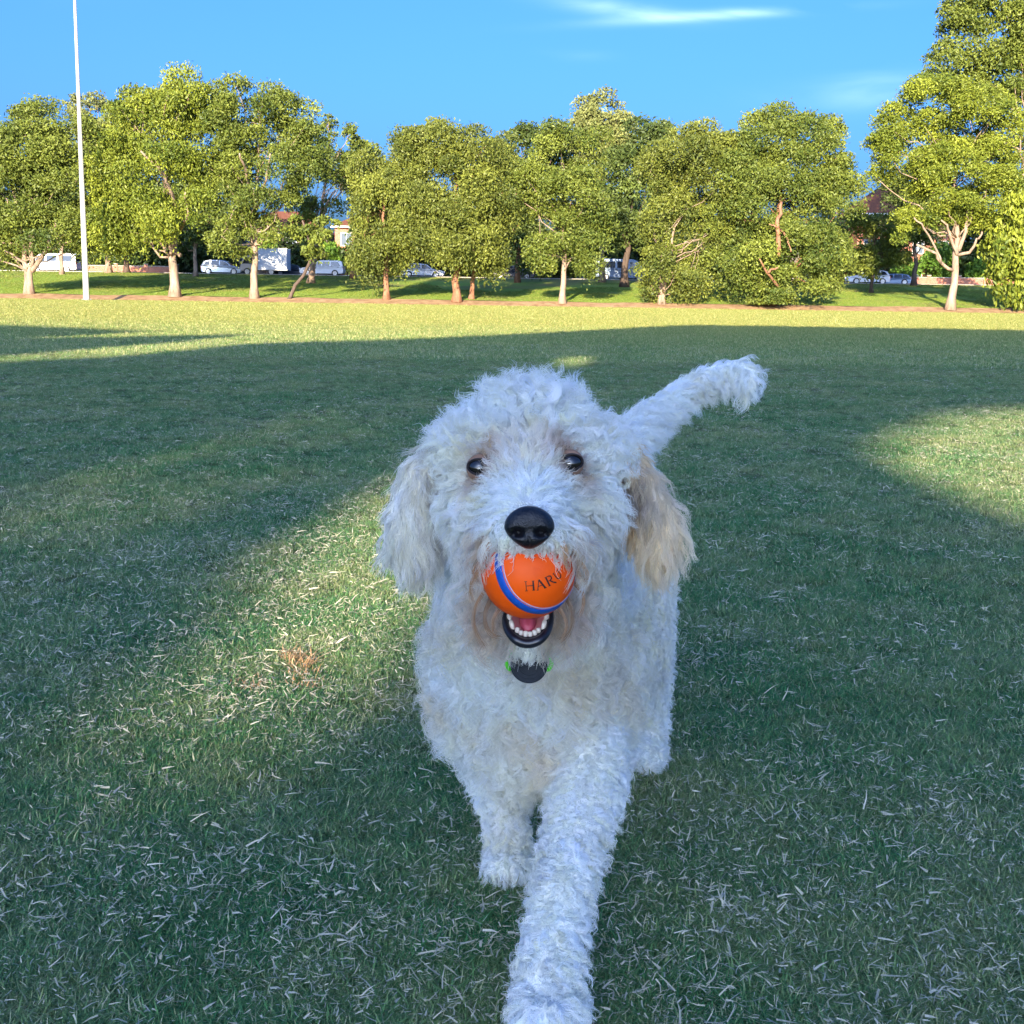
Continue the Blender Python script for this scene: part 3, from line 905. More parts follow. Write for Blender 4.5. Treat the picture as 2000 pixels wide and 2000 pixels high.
def car(label, px, D, L, H, kind, paint, face, group='cars parked along the street'):
    """face +1: nose to the right of the photograph"""
    x0 = P(px, 540, D)[0]
    loc = np.array([x0, D, ROAD_Z])
    root = empty('parked_car', loc, label, 'car', group)
    W = 1.78
    # side outline from nose (x=+.5) to tail, unit length/height, with half width factor
    if kind == 'hatch':
        body = [(.5, .22), (.495, .42), (.46, .52), (.24, .60), (-.44, .64), (-.495, .58), (-.5, .28), (-.47, .18), (.46, .16)]
        cab = [(.25, .60), (.10, .92), (-.05, .99), (-.27, .99), (-.42, .90), (-.48, .63)]
        win = [[(.20, .63), (.10, .88), (-.02, .92), (-.02, .64)], [(-.05, .64), (-.05, .925), (-.24, .925), (-.24, .65)], [(-.27, .65), (-.27, .92), (-.36, .88), (-.42, .66)]]
    elif kind == 'wagon':
        body = [(.5, .22), (.495, .40), (.45, .50), (.26, .57), (-.47, .60), (-.5, .55), (-.5, .28), (-.48, .18), (.46, .16)]
        cab = [(.27, .57), (.12, .92), (-.02, .99), (-.38, .985), (-.46, .90), (-.495, .60)]
        win = [[(.215, .60), (.11, .87), (0.0, .91), (0.0, .61)], [(-.03, .61), (-.03, .915), (-.19, .915), (-.19, .62)], [(-.22, .62), (-.22, .915), (-.38, .90), (-.44, .63)]]
    else:  # van
        body = [(.5, .20), (.495, .42), (.44, .50), (.38, .54), (-.495, .56), (-.5, .5), (-.5, .22), (-.49, .14), (.46, .13)]
        cab = [(.40, .53), (.28, .90), (.20, .98), (-.46, .99), (-.49, .95), (-.498, .55)]
        win = [[(.345, .56), (.265, .84), (.14, .86), (.14, .57)], [(.10, .58), (.10, .87), (-.10, .87), (-.10, .58)], [(-.14, .58), (-.14, .87), (-.42, .87), (-.42, .58)]]

    def XZ(q):
        return q[0] * L * face, q[1] * H

    def extrude(poly, hw_fn):
        n = len(poly)
        v, f = [], []
        for s in (-1, 1):
            for q in poly:
                x, z = XZ(q)
                v.append((loc[0] + x, loc[1] + s * hw_fn(q), loc[2] + z))
        f = [tuple(range(n)), tuple(range(2 * n - 1, n - 1, -1))]
        for i in range(n):
            j = (i + 1) % n
            f.append((i, n + i, n + j, j))
        return v, f
    a = Acc()
    hw = W / 2
    cabw = lambda q: hw - 0.03 - max(0, q[1] - 0.6) * 0.42
    a.add(*extrude(body, lambda q: hw - (0.10 if abs(q[0]) > .48 else 0.0)))
    a.build('body', M[paint], root, bevel=0.06)
    a = Acc()
    a.add(*extrude(cab, cabw))
    a.build('cabin', M[paint], root, bevel=0.05)
    for s in (-1, 1):
        for wpoly in win:
            v = []
            for q in wpoly:
                x, z = XZ(q)
                v.append((loc[0] + x, loc[1] + s * (cabw(q) + 0.012), loc[2] + z))
            for q in wpoly:
                x, z = XZ(q)
                v.append((loc[0] + x, loc[1] + s * (cabw(q) - 0.01), loc[2] + z))
            n = len(wpoly)
            b = Acc()
            b.add(v, [tuple(range(n)), tuple(range(2 * n - 1, n - 1, -1))] + [(i, (i + 1) % n, n + (i + 1) % n, n + i) for i in range(n)])
            b.build('window', M['glass'], root)
    # windscreen and rear screen, slightly proud of the cabin
    for nm, (q0, q1) in (('windscreen', (cab[0], cab[1])), ('rear_window', (cab[-1], cab[-2]))):
        b = Acc()
        p0, p1 = np.array(q0), np.array(q1)
        e0, e1 = p0 + (p1 - p0) * 0.12, p0 + (p1 - p0) * 0.92
        dirx = 1 if nm == 'windscreen' else -1
        v = []
        for off in (0.015, -0.02):
            for q in (e0, e1):
                x, z = XZ(q)
                for s in (-1, 1):
                    v.append((loc[0] + x + dirx * face * off, loc[1] + s * (cabw(q) - 0.1), loc[2] + z + off * 0.5))
        b.add(v, [(0, 1, 3, 2), (4, 6, 7, 5), (0, 4, 5, 1), (2, 3, 7, 6), (0, 2, 6, 4), (1, 5, 7, 3)])
        b.build(nm, M['glass'], root)
    r = 0.33
    for xx in (.31, -.31):
        for s in (-1, 1):
            wheel(root, xx * L * face, s * (hw - 0.08), r, 0.2, loc)
    for s in (-1, 1):
        b = Acc()
        b.box(loc + np.array([.492 * L * face, s * (hw - 0.28), .44 * H]), (0.1, 0.34, 0.14))
        b.build('headlight', M['lamp_clear'], root, bevel=0.02)
        b = Acc()
        b.box(loc + np.array([-.492 * L * face, s * (hw - 0.2), .50 * H]), (0.08, 0.2, 0.26))
        b.build('taillight', M['lamp_red'], root, bevel=0.02)
    return root


car('silver-white hatchback parked under the trees left of the box truck, nose right', 436, 123.3, 4.2, 1.50, 'hatch', 'silver_paint', 1)
car('white wagon parked in the sun to the right of the leaning dark tree', 630, 123.3, 4.5, 1.62, 'wagon', 'white_paint', -1)
car('long white van parked at the far left between two trunks', 108, 124.2, 5.0, 1.95, 'van', 'white_paint', -1, 'vans parked along the street')
car('white car half hidden behind the low drooping olive gum', 826, 123.6, 4.4, 1.45, 'hatch', 'white_paint', 1)
car('dark car in deep shade left of the slender straight trunk', 1003, 123.6, 4.4, 1.42, 'hatch', 'dark_paint', -1)
car('grey-blue van standing in shade behind the dark trunk', 1214, 123.0, 5.4, 2.2, 'van', 'blue_paint', 1, 'vans parked along the street')
car('white car with dark windows parked at right below the rounded small gum', 1694, 123.4, 4.3, 1.48, 'hatch', 'white_paint', -1)
car('grey-blue low car behind the white one at right', 1738, 126.6, 4.2, 1.2, 'hatch', 'blue_paint', -1)
car('dark low car between the box truck and the white wagon', 575, 126.8, 4.2, 1.25, 'hatch', 'dark_paint', 1)

# box truck, nose left
tx = P(530, 520, 123.2)[0]
loc = np.array([tx, 123.2, ROAD_Z])
root = empty('box_truck', loc, 'small truck with a tall pale grey-blue cargo box and beige cab', 'truck')
a = Acc()
a.box(loc + np.array([0.15, 0, 1.62]), (3.3, 1.95, 2.15))
a.build('cargo_box', M['box_paint'], root, bevel=0.03)
a = Acc()
for s in (-1, 1):
    for zz in (0.56, 2.68):
        a.box(loc + np.array([0.15, s * 0.985, zz]), (3.34, 0.03, 0.07))
a.build('corner_rail', M['rim'], root)
a = Acc()
for s in (-1, 1):
    a.box(loc + np.array([-0.6, s * 0.4, 0.48]), (4.6, 0.1, 0.14))
a.build('chassis', M['dark_paint'], root)
v = []
cp = [(-1.60, .42), (-2.95, .42), (-3.05, .75), (-2.95, 1.10), (-2.62, 1.85), (-2.45, 1.95), (-1.60, 1.95)]
for s in (-1, 1):
    for q in cp:
        v.append(loc + np.array([q[0], s * 0.86, q[1]]))
n = len(cp)
a = Acc()
a.add(v, [tuple(range(n)), tuple(range(2 * n - 1, n - 1, -1))] + [(i, n + i, n + (i + 1) % n, (i + 1) % n) for i in range(n)])
a.build('cab', M['cab_paint'], root, bevel=0.05)
for s in (-1, 1):
    a = Acc()
    a.add([loc + np.array([q[0], s * yy, q[1]]) for yy in (0.872, 0.85) for q in ((-1.75, 1.15), (-2.80, 1.15), (-2.52, 1.78), (-1.75, 1.78))],
          [(0, 1, 2, 3), (7, 6, 5, 4), (0, 4, 5, 1), (1, 5, 6, 2), (2, 6, 7, 3), (3, 7, 4, 0)])
    a.build('window', M['glass'], root)
a = Acc()
a.add([loc + np.array([x - o, s * 0.74, z + o * .4]) for o in (0.012, -0.02) for (x, z) in ((-2.91, 1.2), (-2.66, 1.76)) for s in (-1, 1)],
      [(0, 1, 3, 2), (4, 6, 7, 5), (0, 4, 5, 1), (2, 3, 7, 6), (0, 2, 6, 4), (1, 5, 7, 3)])
a.build('windscreen', M['glass'], root)
for xx in (-2.3, 0.15):
    for s in (-1, 1):
        wheel(root, xx, s * 0.8, 0.36, 0.22, loc)
for s in (-1, 1):
    a = Acc()
    a.box(loc + np.array([-3.03, s * 0.62, 0.72]), (0.08, 0.26, 0.16))
    a.build('headlight', M['lamp_clear'], root, bevel=0.02)


# low brick walls
def low_wall(x0, x1, D, h, label):
    a0, a1 = P(x0, 540, D)[0], P(x1, 540, D)[0]
    root = empty('brick_wall', ((a0 + a1) / 2, D, ROAD_Z), label, 'wall', 'low brick garden walls')
    a = Acc()
    a.box(((a0 + a1) / 2, D, ROAD_Z + h / 2), (a1 - a0, 0.24, h))
    a.build('wall_panel', M['brick'], root)
    nn = max(2, int((a1 - a0) / 3.2))
    for i in range(nn + 1):
        b = Acc()
        xx = a0 + (a1 - a0) * i / nn
        b.box((xx, D, ROAD_Z + (h + 0.22) / 2), (0.40, 0.36, h + 0.22))
        b.build('pier', M['brick'], root, bevel=0.01)
        b = Acc()
        b.box((xx, D, ROAD_Z + h + 0.25), (0.48, 0.44, 0.07))
        b.build('pier_cap', M['concrete'], root, bevel=0.01)
    a = Acc()
    a.box(((a0 + a1) / 2, D, ROAD_Z + h + 0.035), (a1 - a0, 0.31, 0.065))
    a.build('coping', M['concrete'], root)


low_wall(170, 345, 134.0, 0.95, 'low red brick wall behind the steel pole and the thick flared trunk')
low_wall(1755, 1990, 134.0, 1.0, 'low orange brick wall behind the pinkish-white trunk')


def house(label, px0, px1, D, eave, ridge, wallm, chimney=False, wins=4):
    x0, x1 = P(px0, 540, D)[0], P(px1, 540, D)[0]
    cx, w, dep = (x0 + x1) / 2, x1 - x0, 9.0
    root = empty('house', (cx, D, 2.46), label, 'house', 'houses behind the street')
    z0, z1, z2 = 2.46, 2.46 + eave, 2.46 + ridge
    yf, yb = D, D + dep
    a = Acc()
    a.box((cx, D + dep / 2, (z0 + z1) / 2), (w, dep, eave))
    a.build('wall', M[wallm], root)
    o = 0.45
    rx = min(w, dep) / 2 * 0.95
    a = Acc()
    v = [(x0 - o, yf - o, z1 - .05), (x1 + o, yf - o, z1 - .05), (x1 + o, yb + o, z1 - .05), (x0 - o, yb + o, z1 - .05),
         (x0 + rx, D + dep / 2, z2), (x1 - rx, D + dep / 2, z2)]
    a.add(v, [(0, 1, 5, 4), (1, 2, 5), (2, 3, 4, 5), (3, 0, 4), (3, 2, 1, 0)])
    roof = a.build('roof', M['roof_tile'], root)
    a = Acc()
    a.box((cx, yf - o, z1 - 0.08), (w + 2 * o, 0.06, 0.2))
    a.build('fascia', M['window_frame'], root)
    if chimney:
        b = Acc()
        b.box((cx + w * 0.25, D + dep * .45, z2 + 0.1), (0.7, 0.7, 1.8))
        b.box((cx + w * 0.25, D + dep * .45, z2 + 1.05), (0.85, 0.85, 0.15))
        c = b.build('chimney', M['brick'])
        c.parent = roof
    fl = 2 if eave > 4.5 else 1
    for s in range(fl):
        for i in range(wins):
            wx = x0 + w * (i + 0.5) / wins
            wz = z0 + 1.6 + s * 2.9
            b = Acc()
            for (ox, oz, sx, sz) in ((0, .72, 1.34, .09), (0, -.72, 1.34, .09), (-.62, 0, .09, 1.4), (.62, 0, .09, 1.4), (0, 0, .05, 1.4)):
                b.box((wx + ox, yf - 0.03, wz + oz), (sx, 0.10, sz))
            wf = b.build('window', M['window_frame'], root)
            c = Acc()
            c.box((wx, yf - 0.012, wz), (1.18, 0.03, 1.36))
            p = c.build('pane', M['window_glass'])
            p.parent = wf


house('two-storey red brick house glimpsed behind the white wagon', 655, 790, 141, 6.0, 8.4, 'brick', wins=3)
house('cream house with white-framed windows glimpsed above the box truck', 455, 640, 146, 5.4, 8.2, 'render_wall', True, 4)
house('house with reddish tiled roof glimpsed between the widest gum and the bright green gum', 1670, 1860, 139, 8.2, 12.2, 'brick', True, 4)
house('cream house glimpsed through the widest gum', 1380, 1570, 145, 5.6, 8.2, 'render_wall', False, 4)

# tall steel pole
pb = P(169, 587, D_EDGE - 3.6)
pt = P(146, 0, D_EDGE - 3.6)
pb[2] = 0
dirp = (pt - pb) / (pt[2] - pb[2])
root = empty('floodlight_pole', pb, 'very tall tapered pale steel pole standing at the field edge', 'pole')
a = Acc()
hh = [0, 10, 14, 22, 27]
a.tube([pb + dirp * h for h in hh], [0.205, 0.145, 0.115, 0.082, 0.07], 8)
a.build('shaft', M['steel'], root)
for h in (0.9,):
    a = Acc()
    a.box(pb + dirp * h + np.array([0.02, -0.185, 0]), (0.16, 0.05, 0.45))
    a.build('access_door', M['steel'], root, bevel=0.01)
a = Acc()
a.tube([pb + np.array([0, 0, -0.02]), pb + np.array([0, 0, 0.05])], 0.36, 12)
a.build('base_plate', M['steel'], root)
for k in range(6):
    w = k * math.pi / 3
    a = Acc()
    q = pb + np.array([math.cos(w) * 0.31, math.sin(w) * 0.31, 0])
    a.tube([q + np.array([0, 0, 0.05]), q + np.array([0, 0, 0.11])], 0.025, 6)
    a.build('bolt', M['rim'], root)
# ------------------------------------------------------------------ turf: blades, clippings
def blade_mesh(name, n, radius, hmin, hmax, width, lean, seed, straw, segs=2, flat=False):
    rg = np.random.default_rng(seed)
    V, F, T = [], [], []
    k = 0
    for i in range(n):
        r = radius * math.sqrt(rg.random())
        th = rg.uniform(0, 2 * math.pi)
        b = np.array([r * math.cos(th), r * math.sin(th), -0.001])
        h = rg.uniform(hmin, hmax)
        w = width * rg.uniform(0.6, 1.3)
        az = rg.uniform(0, 2 * math.pi)
        d = np.array([math.cos(az), math.sin(az), 0])
        s = np.array([-d[1], d[0], 0]) * w / 2
        if flat:
            bend = rg.uniform(-0.3, 0.3)
            tilt = rg.uniform(-0.05, 0.30)
            pts = []
            for j in range(segs + 1):
                t = j / segs
                p = b + d * h * t + np.array([-d[1], d[0], 0]) * bend * h * t * t
                p[2] = 0.004 + rg.uniform(0, .003) + tilt * h * t
                pts.append(p)
            s = s * 0.8 + np.array([0, 0, w * rg.uniform(-0.4, 0.4)])
        else:
            le = lean * rg.uniform(0.3, 1.5)
            pts = []
            for j in range(segs + 1):
                t = j / segs
                pts.append(b + d * h * le * t ** 1.6 + np.array([0, 0, h * t * (1 - 0.22 * le * t)]))
        st = rg.random() < straw
        tone = rg.uniform(0.60, 1.0) if st else rg.uniform(0, 0.42)
        for j in range(segs):
            w0 = 1 - 0.15 * j
            if j < segs - 1:
                w1 = 1 - 0.15 * (j + 1)
                V += [pts[j] - s * w0, pts[j] + s * w0, pts[j + 1] + s * w1, pts[j + 1] - s * w1]
                F.append((k, k + 1, k + 2, k + 3))
                k += 4
            else:
                V += [pts[j] - s * w0, pts[j] + s * w0, pts[j + 1]]
                F.append((k, k + 1, k + 2))
                k += 3
            T.append(tone)
    me = bpy.data.meshes.new(name)
    me.from_pydata([tuple(v) for v in V], [], F)
    a = me.attributes.new('tone', 'FLOAT', 'FACE')
    a.data.foreach_set('value', np.asarray(T, np.float32))
    return me


def blade_mat(name, clip=False):
    m = bpy.data.materials.new(name)
    m.use_nodes = True
    nt = m.node_tree
    bs = nt.nodes['Principled BSDF']
    out = nt.nodes['Material Output']
    at = nt.nodes.new('ShaderNodeAttribute')
    at.attribute_name = 'tone'
    oi = nt.nodes.new('ShaderNodeObjectInfo')
    if clip:
        c = ramp(nt, at.outputs['Fac'], [(0.0, (0.42, 0.40, 0.27)), (0.5, (0.60, 0.56, 0.41)), (1.0, (0.76, 0.71, 0.57))])
        c = mixc(nt, mth(nt, 'MULTIPLY', oi.outputs['Random'], 0.35), c, (0.30, 0.28, 0.14))
    else:
        green = ramp(nt, at.outputs['Fac'], [(0.0, (0.045, 0.195, 0.068)), (0.42, (0.135, 0.35, 0.115)), (0.58, (0.27, 0.39, 0.15)), (1.0, (0.62, 0.60, 0.36))])
        dryc = ramp(nt, at.outputs['Fac'], [(0.0, (0.25, 0.34, 0.12)), (0.5, (0.48, 0.49, 0.22)), (1.0, (0.72, 0.66, 0.42))])
        d = mth(nt, 'ADD', mth(nt, 'MULTIPLY', dry_patch(nt), 0.85), mth(nt, 'MULTIPLY', mth(nt, 'SUBTRACT', oi.outputs['Random'], 0.5), 0.5), True)
        c = mixc(nt, d, green, dryc)
        g = nt.nodes.new('ShaderNodeNewGeometry')
        sp = nt.nodes.new('ShaderNodeSeparateXYZ')
        nt.links.new(g.outputs['Position'], sp.inputs[0])
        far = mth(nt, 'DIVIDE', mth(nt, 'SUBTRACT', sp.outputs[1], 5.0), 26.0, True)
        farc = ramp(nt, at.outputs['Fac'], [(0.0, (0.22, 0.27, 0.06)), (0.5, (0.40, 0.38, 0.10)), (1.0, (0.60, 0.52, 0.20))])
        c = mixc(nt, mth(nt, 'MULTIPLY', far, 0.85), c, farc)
    nt.links.new(c, bs.inputs['Base Color'])
    bs.inputs['Roughness'].default_value = 0.6
    bs.inputs['Specular IOR Level'].default_value = 0.25
    tr = nt.nodes.new('ShaderNodeBsdfTranslucent')
    nt.links.new(c, tr.inputs['Color'])
    mx = nt.nodes.new('ShaderNodeMixShader')
    mx.inputs[0].default_value = 0.35
    nt.links.new(bs.outputs[0], mx.inputs[1])
    nt.links.new(tr.outputs[0], mx.inputs[2])
    nt.links.new(mx.outputs[0], out.inputs['Surface'])
    return m


M['blade'] = blade_mat('grass_blades')
M['clip'] = blade_mat('dry_clippings', True)


def scatter(name, label, pts, scales, variants, material, seed, tilt=0.12):
    """one object whose modifier instances small blade meshes on its vertices"""
    rg = np.random.default_rng(seed)
    n = len(pts)
    coll = bpy.data.collections.new(name + '_pieces')
    for i, me in enumerate(variants):
        me.materials.append(material)
        o = bpy.data.objects.new('%s_piece' % name, me)
        coll.objects.link(o)
    me = bpy.data.meshes.new(name)
    me.vertices.add(n)
    me.vertices.foreach_set('co', np.asarray(pts, np.float32).ravel())
    rot = np.stack([rg.normal(0, tilt, n), rg.normal(0, tilt, n), rg.uniform(0, 6.283, n)], 1).astype(np.float32)
    a = me.attributes.new('rot', 'FLOAT_VECTOR', 'POINT')
    a.data.foreach_set('vector', rot.ravel())
    a = me.attributes.new('scl', 'FLOAT', 'POINT')
    a.data.foreach_set('value', np.asarray(scales, np.float32))
    a = me.attributes.new('pick', 'INT', 'POINT')
    a.data.foreach_set('value', rg.integers(0, len(variants), n).astype(np.int32))
    me.update()
    o = link(name, me)
    tag(o, label, kind='stuff')
    g = bpy.data.node_groups.new(name, 'GeometryNodeTree')
    g.interface.new_socket('Geometry', in_out='INPUT', socket_type='NodeSocketGeometry')
    g.interface.new_socket('Geometry', in_out='OUTPUT', socket_type='NodeSocketGeometry')
    N, L = g.nodes, g.links
    gi, go = N.new('NodeGroupInput'), N.new('NodeGroupOutput')
    ci = N.new('GeometryNodeCollectionInfo')
    ci.inputs['Collection'].default_value = coll
    ci.inputs['Separate Children'].default_value = True
    ci.inputs['Reset Children'].default_value = True
    ip = N.new('GeometryNodeInstanceOnPoints')
    ip.inputs['Pick Instance'].default_value = True

    def attr(nm, ty):
        q = N.new('GeometryNodeInputNamedAttribute')
        q.data_type = ty
        q.inputs['Name'].default_value = nm
        return [s for s in q.outputs if s.enabled and s.name == 'Attribute'][0]
    L.new(gi.outputs[0], ip.inputs['Points'])
    L.new(ci.outputs[0], ip.inputs['Instance'])
    L.new(attr('pick', 'INT'), ip.inputs['Instance Index'])
    L.new(attr('rot', 'FLOAT_VECTOR'), ip.inputs['Rotation'])
    L.new(attr('scl', 'FLOAT'), ip.inputs['Scale'])
    L.new(ip.outputs[0], go.inputs[0])
    md = o.modifiers.new('scatter', 'NODES')
    md.node_group = g
    return o


def field_points(rg, n, y0, y1, power, margin=1.35):
    """more points near the camera: density ~ y**-power"""
    # number per unit y ~ width*y**-power ~ y**(1-power)
    e = 2 - power
    y = (y0 ** e + (y1 ** e - y0 ** e) * rg.random(n)) ** (1 / e)
    x = rg.uniform(-1, 1, n) * (0.44 * margin * y + 0.35)
    return x, y


rg = np.random.default_rng(5)
fine = [blade_mesh('fine_blades', 46, 0.030, 0.006, 0.017, 0.0016, 1.4, 100 + i, 0.13 + 0.03 * i) for i in range(5)]
x, y = field_points(rg, 78000, 0.75, 16.0, 1.75)
s = 0.9 + 0.045 * y
z = near_z(x, y)
scatter('short_grass', 'short mown green grass blades of the field', np.stack([x, y, z], 1), s * rg.uniform(0.75, 1.25, len(x)), fine, M['blade'], 1)

coarse = [blade_mesh('coarse_blades', 30, 0.085, 0.018, 0.038, 0.0060, 1.0, 120 + i, 0.30) for i in range(4)]
x, y = field_points(rg, 60000, 13.0, 84.9, 1.5, 1.15)
s = 0.75 + 0.02 * y
scatter('distant_grass', 'short grass of the far part of the field', np.stack([x, y, x * 0], 1), s * rg.uniform(0.75, 1.25, len(x)), coarse, M['blade'], 2)

bankb = [blade_mesh('bank_blades', 30, 0.12, 0.025, 0.06, 0.010, 1.0, 220 + i, 0.12) for i in range(4)]
n_ = 60000
y = rg.uniform(86.9, 118.0, n_)
x = rg.uniform(-1, 1, n_) * 0.50 * y
lit = smooth_noise(x, y, 16.0, 55) + 0.5 * smooth_noise(x, y, 5.0, 56) + (y - 103) * 0.035 + 0.9 * np.exp(-((x - 2) / 9) ** 2) * (y > 96) - 0.9 * (x < -12)
k = lit < 0.48
x, y = x[k], y[k]


def bank_blade_mat():
    m = mat('bank_blade', (0.2, 0.3, 0.05), 0.7, spec=0.15)
    nt = m.node_tree
    at = nt.nodes.new('ShaderNodeAttribute')
    at.attribute_name = 'tone'
    c = ramp(nt, at.outputs['Fac'], [(0.0, (0.095, 0.165, 0.026)), (0.45, (0.185, 0.26, 0.038)), (1.0, (0.42, 0.38, 0.12))])
    nt.links.new(c, nt.nodes['Principled BSDF'].inputs['Base Color'])
    return m


M['bank_blade'] = bank_blade_mat()
scatter('bank_grass', 'longer lime green grass growing on the bank', np.stack([x, y, bank_z(x, y) + 0.06 * smooth_noise(x, y, 9, 4) * (y < 117) - 0.01], 1),
        rg.uniform(0.8, 1.5, len(x)), bankb, M['bank_blade'], 9)

clip1 = [blade_mesh('clipping', 1 + i % 3, 0.018, 0.004, 0.012 + 0.0022 * (i % 5), 0.0013, 1, 140 + i, 1.0, 2, True) for i in range(10)]
x, y = field_points(rg, 260000, 0.75, 17.0, 1.5)
# gather clippings in drifts
dn = smooth_noise(x, y, 0.55, 21) + 0.6 * smooth_noise(x, y, 1.7, 22)
sunny = G(620, 1150)
dn = dn + 1.1 * np.exp(-((x - sunny[0]) / 0.5) ** 2 - ((y - sunny[1]) / 1.3) ** 2)
k = rg.random(len(x)) < np.clip(0.40 + 0.5 * dn, 0.12, 1)
x, y = x[k], y[k]
scatter('grass_clippings', 'pale dry clippings strewn over the grass', np.stack([x, y, near_z(x, y) + 0.010 + 0.006 * rg.random(len(x))], 1),
        np.clip(rg.lognormal(-0.28, 0.45, len(x)), 0.3, 1.9) * (0.95 + 0.05 * y), clip1, M['clip'], 3, 0.25)

# a few bigger torn bits of dead weed, each a star of curved strips
clip2 = [blade_mesh('dead_weed', 8, 0.007, 0.008, 0.024, 0.0017, 1, 160 + i, 1.0, 3, True) for i in range(6)]
x, y = field_points(rg, 900, 0.8, 9.0, 1.2)
scatter('weed_litter', 'small pale torn tufts of dead weed lying on the grass', np.stack([x, y, near_z(x, y) + 0.014], 1), rg.uniform(0.6, 1.25, len(x)), clip2, M['clip'], 4, 0.3)

# the dry brown clump in the sunlit patch left of the dog
c0 = G(590, 1300)
root = empty('dry_grass_clump', (c0[0], c0[1], 0), 'brown dried grass clump standing in the sunlit patch left of the dog', 'dry grass')
M['dry_clump'] = two_tone('dry_brown_grass', (0.26, 0.14, 0.07), (0.52, 0.36, 0.20), 60, 0.9, 0)
for i, (dx, dy, hh_, rr_) in enumerate([(0, 0, 0.034, 0.026), (0.012, -0.05, 0.018, 0.032), (-0.028, 0.04, 0.026, 0.022), (-0.07, -0.12, 0.013, 0.042), (0.03, -0.115, 0.015, 0.036)]):
    me = blade_mesh('tuft', 60, rr_, hh_ * 0.4, hh_, 0.0022, 1.5, 180 + i, 1.0, 3)
    o = link('tuft', me, M['dry_clump'], root)
    o.location = Vector((root.location.x + dx, root.location.y + dy, 0.004))
# ------------------------------------------------------------------ the dog
def W(px, py, d):
    return P(px, py, d)


# chains of balls: (region, [(px, py, distance, radius m), ...]); radii are of the skin under the coat
CH = [
    ('body', [(1036, 1170, 1.34, .098), (1070, 1110, 1.44, .102), (1110, 1060, 1.54, .098), (1150, 1000, 1.64, .092), (1165, 975, 1.70, .080)]),
    ('chest', [(1036, 1130, 1.27, .080), (1036, 1290, 1.30, .094), (1036, 1380, 1.30, .078)]),
    ('chest', [(950, 1260, 1.33, .060), (940, 1370, 1.33, .050)]),
    ('chest', [(1125, 1260, 1.33, .060), (1135, 1380, 1.31, .050)]),
    ('neck', [(1036, 1130, 1.28, .080), (1036, 1030, 1.20, .072)]),
    # planted fore leg
    ('leg', [(950, 1400, 1.33, .044), (972, 1500, 1.35, .033), (990, 1600, 1.345, .0215), (992, 1660, 1.345, .0205), (994, 1692, 1.325, .0225)]),
    # stepping fore leg
    ('leg', [(1130, 1430, 1.28, .046), (1150, 1520, 1.23, .036), (1128, 1620, 1.17, .029), (1098, 1740, 1.10, .0255), (1084, 1840, 1.06, .0250), (1072, 1930, 1.03, .0285), (1068, 2000, 1.005, .029)]),
    ('paw', [(1036, 1985, 1.000, .0175), (1034, 2020, 0.988, .0165)]), ('paw', [(1060, 1990, 0.985, .0175), (1058, 2030, 0.972, .0165)]),
    ('paw', [(1086, 1990, 0.985, .0175), (1086, 2030, 0.972, .0165)]), ('paw', [(1106, 1985, 1.000, .0175), (1108, 2020, 0.990, .0165)]),
    ('paw', [(972, 1696, 1.312, .013), (990, 1698, 1.305, .013), (1008, 1698, 1.308, .013)]),
    # hind legs
    ('leg', [(1225, 1110, 1.66, .064), (1240, 1230, 1.64, .050), (1262, 1330, 1.70, .030), (1270, 1400, 1.72, .0215), (1266, 1455, 1.70, .022), (1262, 1478, 1.675, .0235)]),
    ('leg', [(1120, 1110, 1.72, .062), (1112, 1230, 1.76, .045), (1110, 1320, 1.84, .026), (1104, 1390, 1.87, .020), (1100, 1412, 1.85, .022)]),
    # head
    ('crown', [(1035, 890, 1.14, .062), (1035, 872, 1.15, .052)]),
    ('crown', [(985, 890, 1.13, .038), (1085, 890, 1.13, .038)]),
    ('crown', [(930, 892, 1.14, .036), (1142, 892, 1.14, .036)]),
    ('face', [(1035, 950, 1.10, .060)]),
    ('cheek', [(938, 985, 1.12, .036), (950, 1050, 1.12, .030)]),
    ('cheek', [(1132, 985, 1.12, .036), (1120, 1050, 1.12, .030)]),
    ('muzzle', [(1035, 985, 1.05, .036), (1034, 1022, 0.998, .0245), (1034, 1052, 0.998, .0165)]),
    ('lip', [(1000, 1040, 1.005, .0190), (955, 1072, 1.045, .0175)]),
    ('lip', [(1068, 1040, 1.005, .0190), (1113, 1072, 1.045, .0175)]),
    ('jaw', [(1031, 1180, 1.14, .036), (1031, 1228, 1.085, .0215), (1031, 1262, 1.085, .0130)]),
    ('beard', [(960, 1130, 1.12, .028), (985, 1190, 1.10, .026)]),
    ('beard', [(1106, 1130, 1.12, .028), (1078, 1190, 1.10, .026)]),
    # ears: flat flaps
    ('earL', [(850, 888, 1.15, .017), (815, 935, 1.145, .015), (793, 1000, 1.14, .016), (788, 1055, 1.135, .016), (803, 1088, 1.135, .014)]),
    ('earL', [(842, 930, 1.16, .012), (835, 1000, 1.155, .013), (835, 1070, 1.145, .012), (825, 1095, 1.14, .011)]),
    ('earR', [(1205, 888, 1.15, .017), (1252, 935, 1.145, .015), (1288, 1000, 1.14, .016), (1303, 1052, 1.135, .016), (1291, 1082, 1.135, .014)]),
    ('earR', [(1232, 950, 1.16, .012), (1252, 1010, 1.155, .013), (1264, 1065, 1.145, .012)]),
    # tail
    ('tail', [(1240, 850, 1.72, .026), (1275, 812, 1.76, .019), (1330, 768, 1.80, .016), (1385, 738, 1.81, .015), (1435, 722, 1.80, .0165), (1460, 732, 1.79, .015), (1455, 752, 1.78, .010)]),
]
REG = []
nodes = []
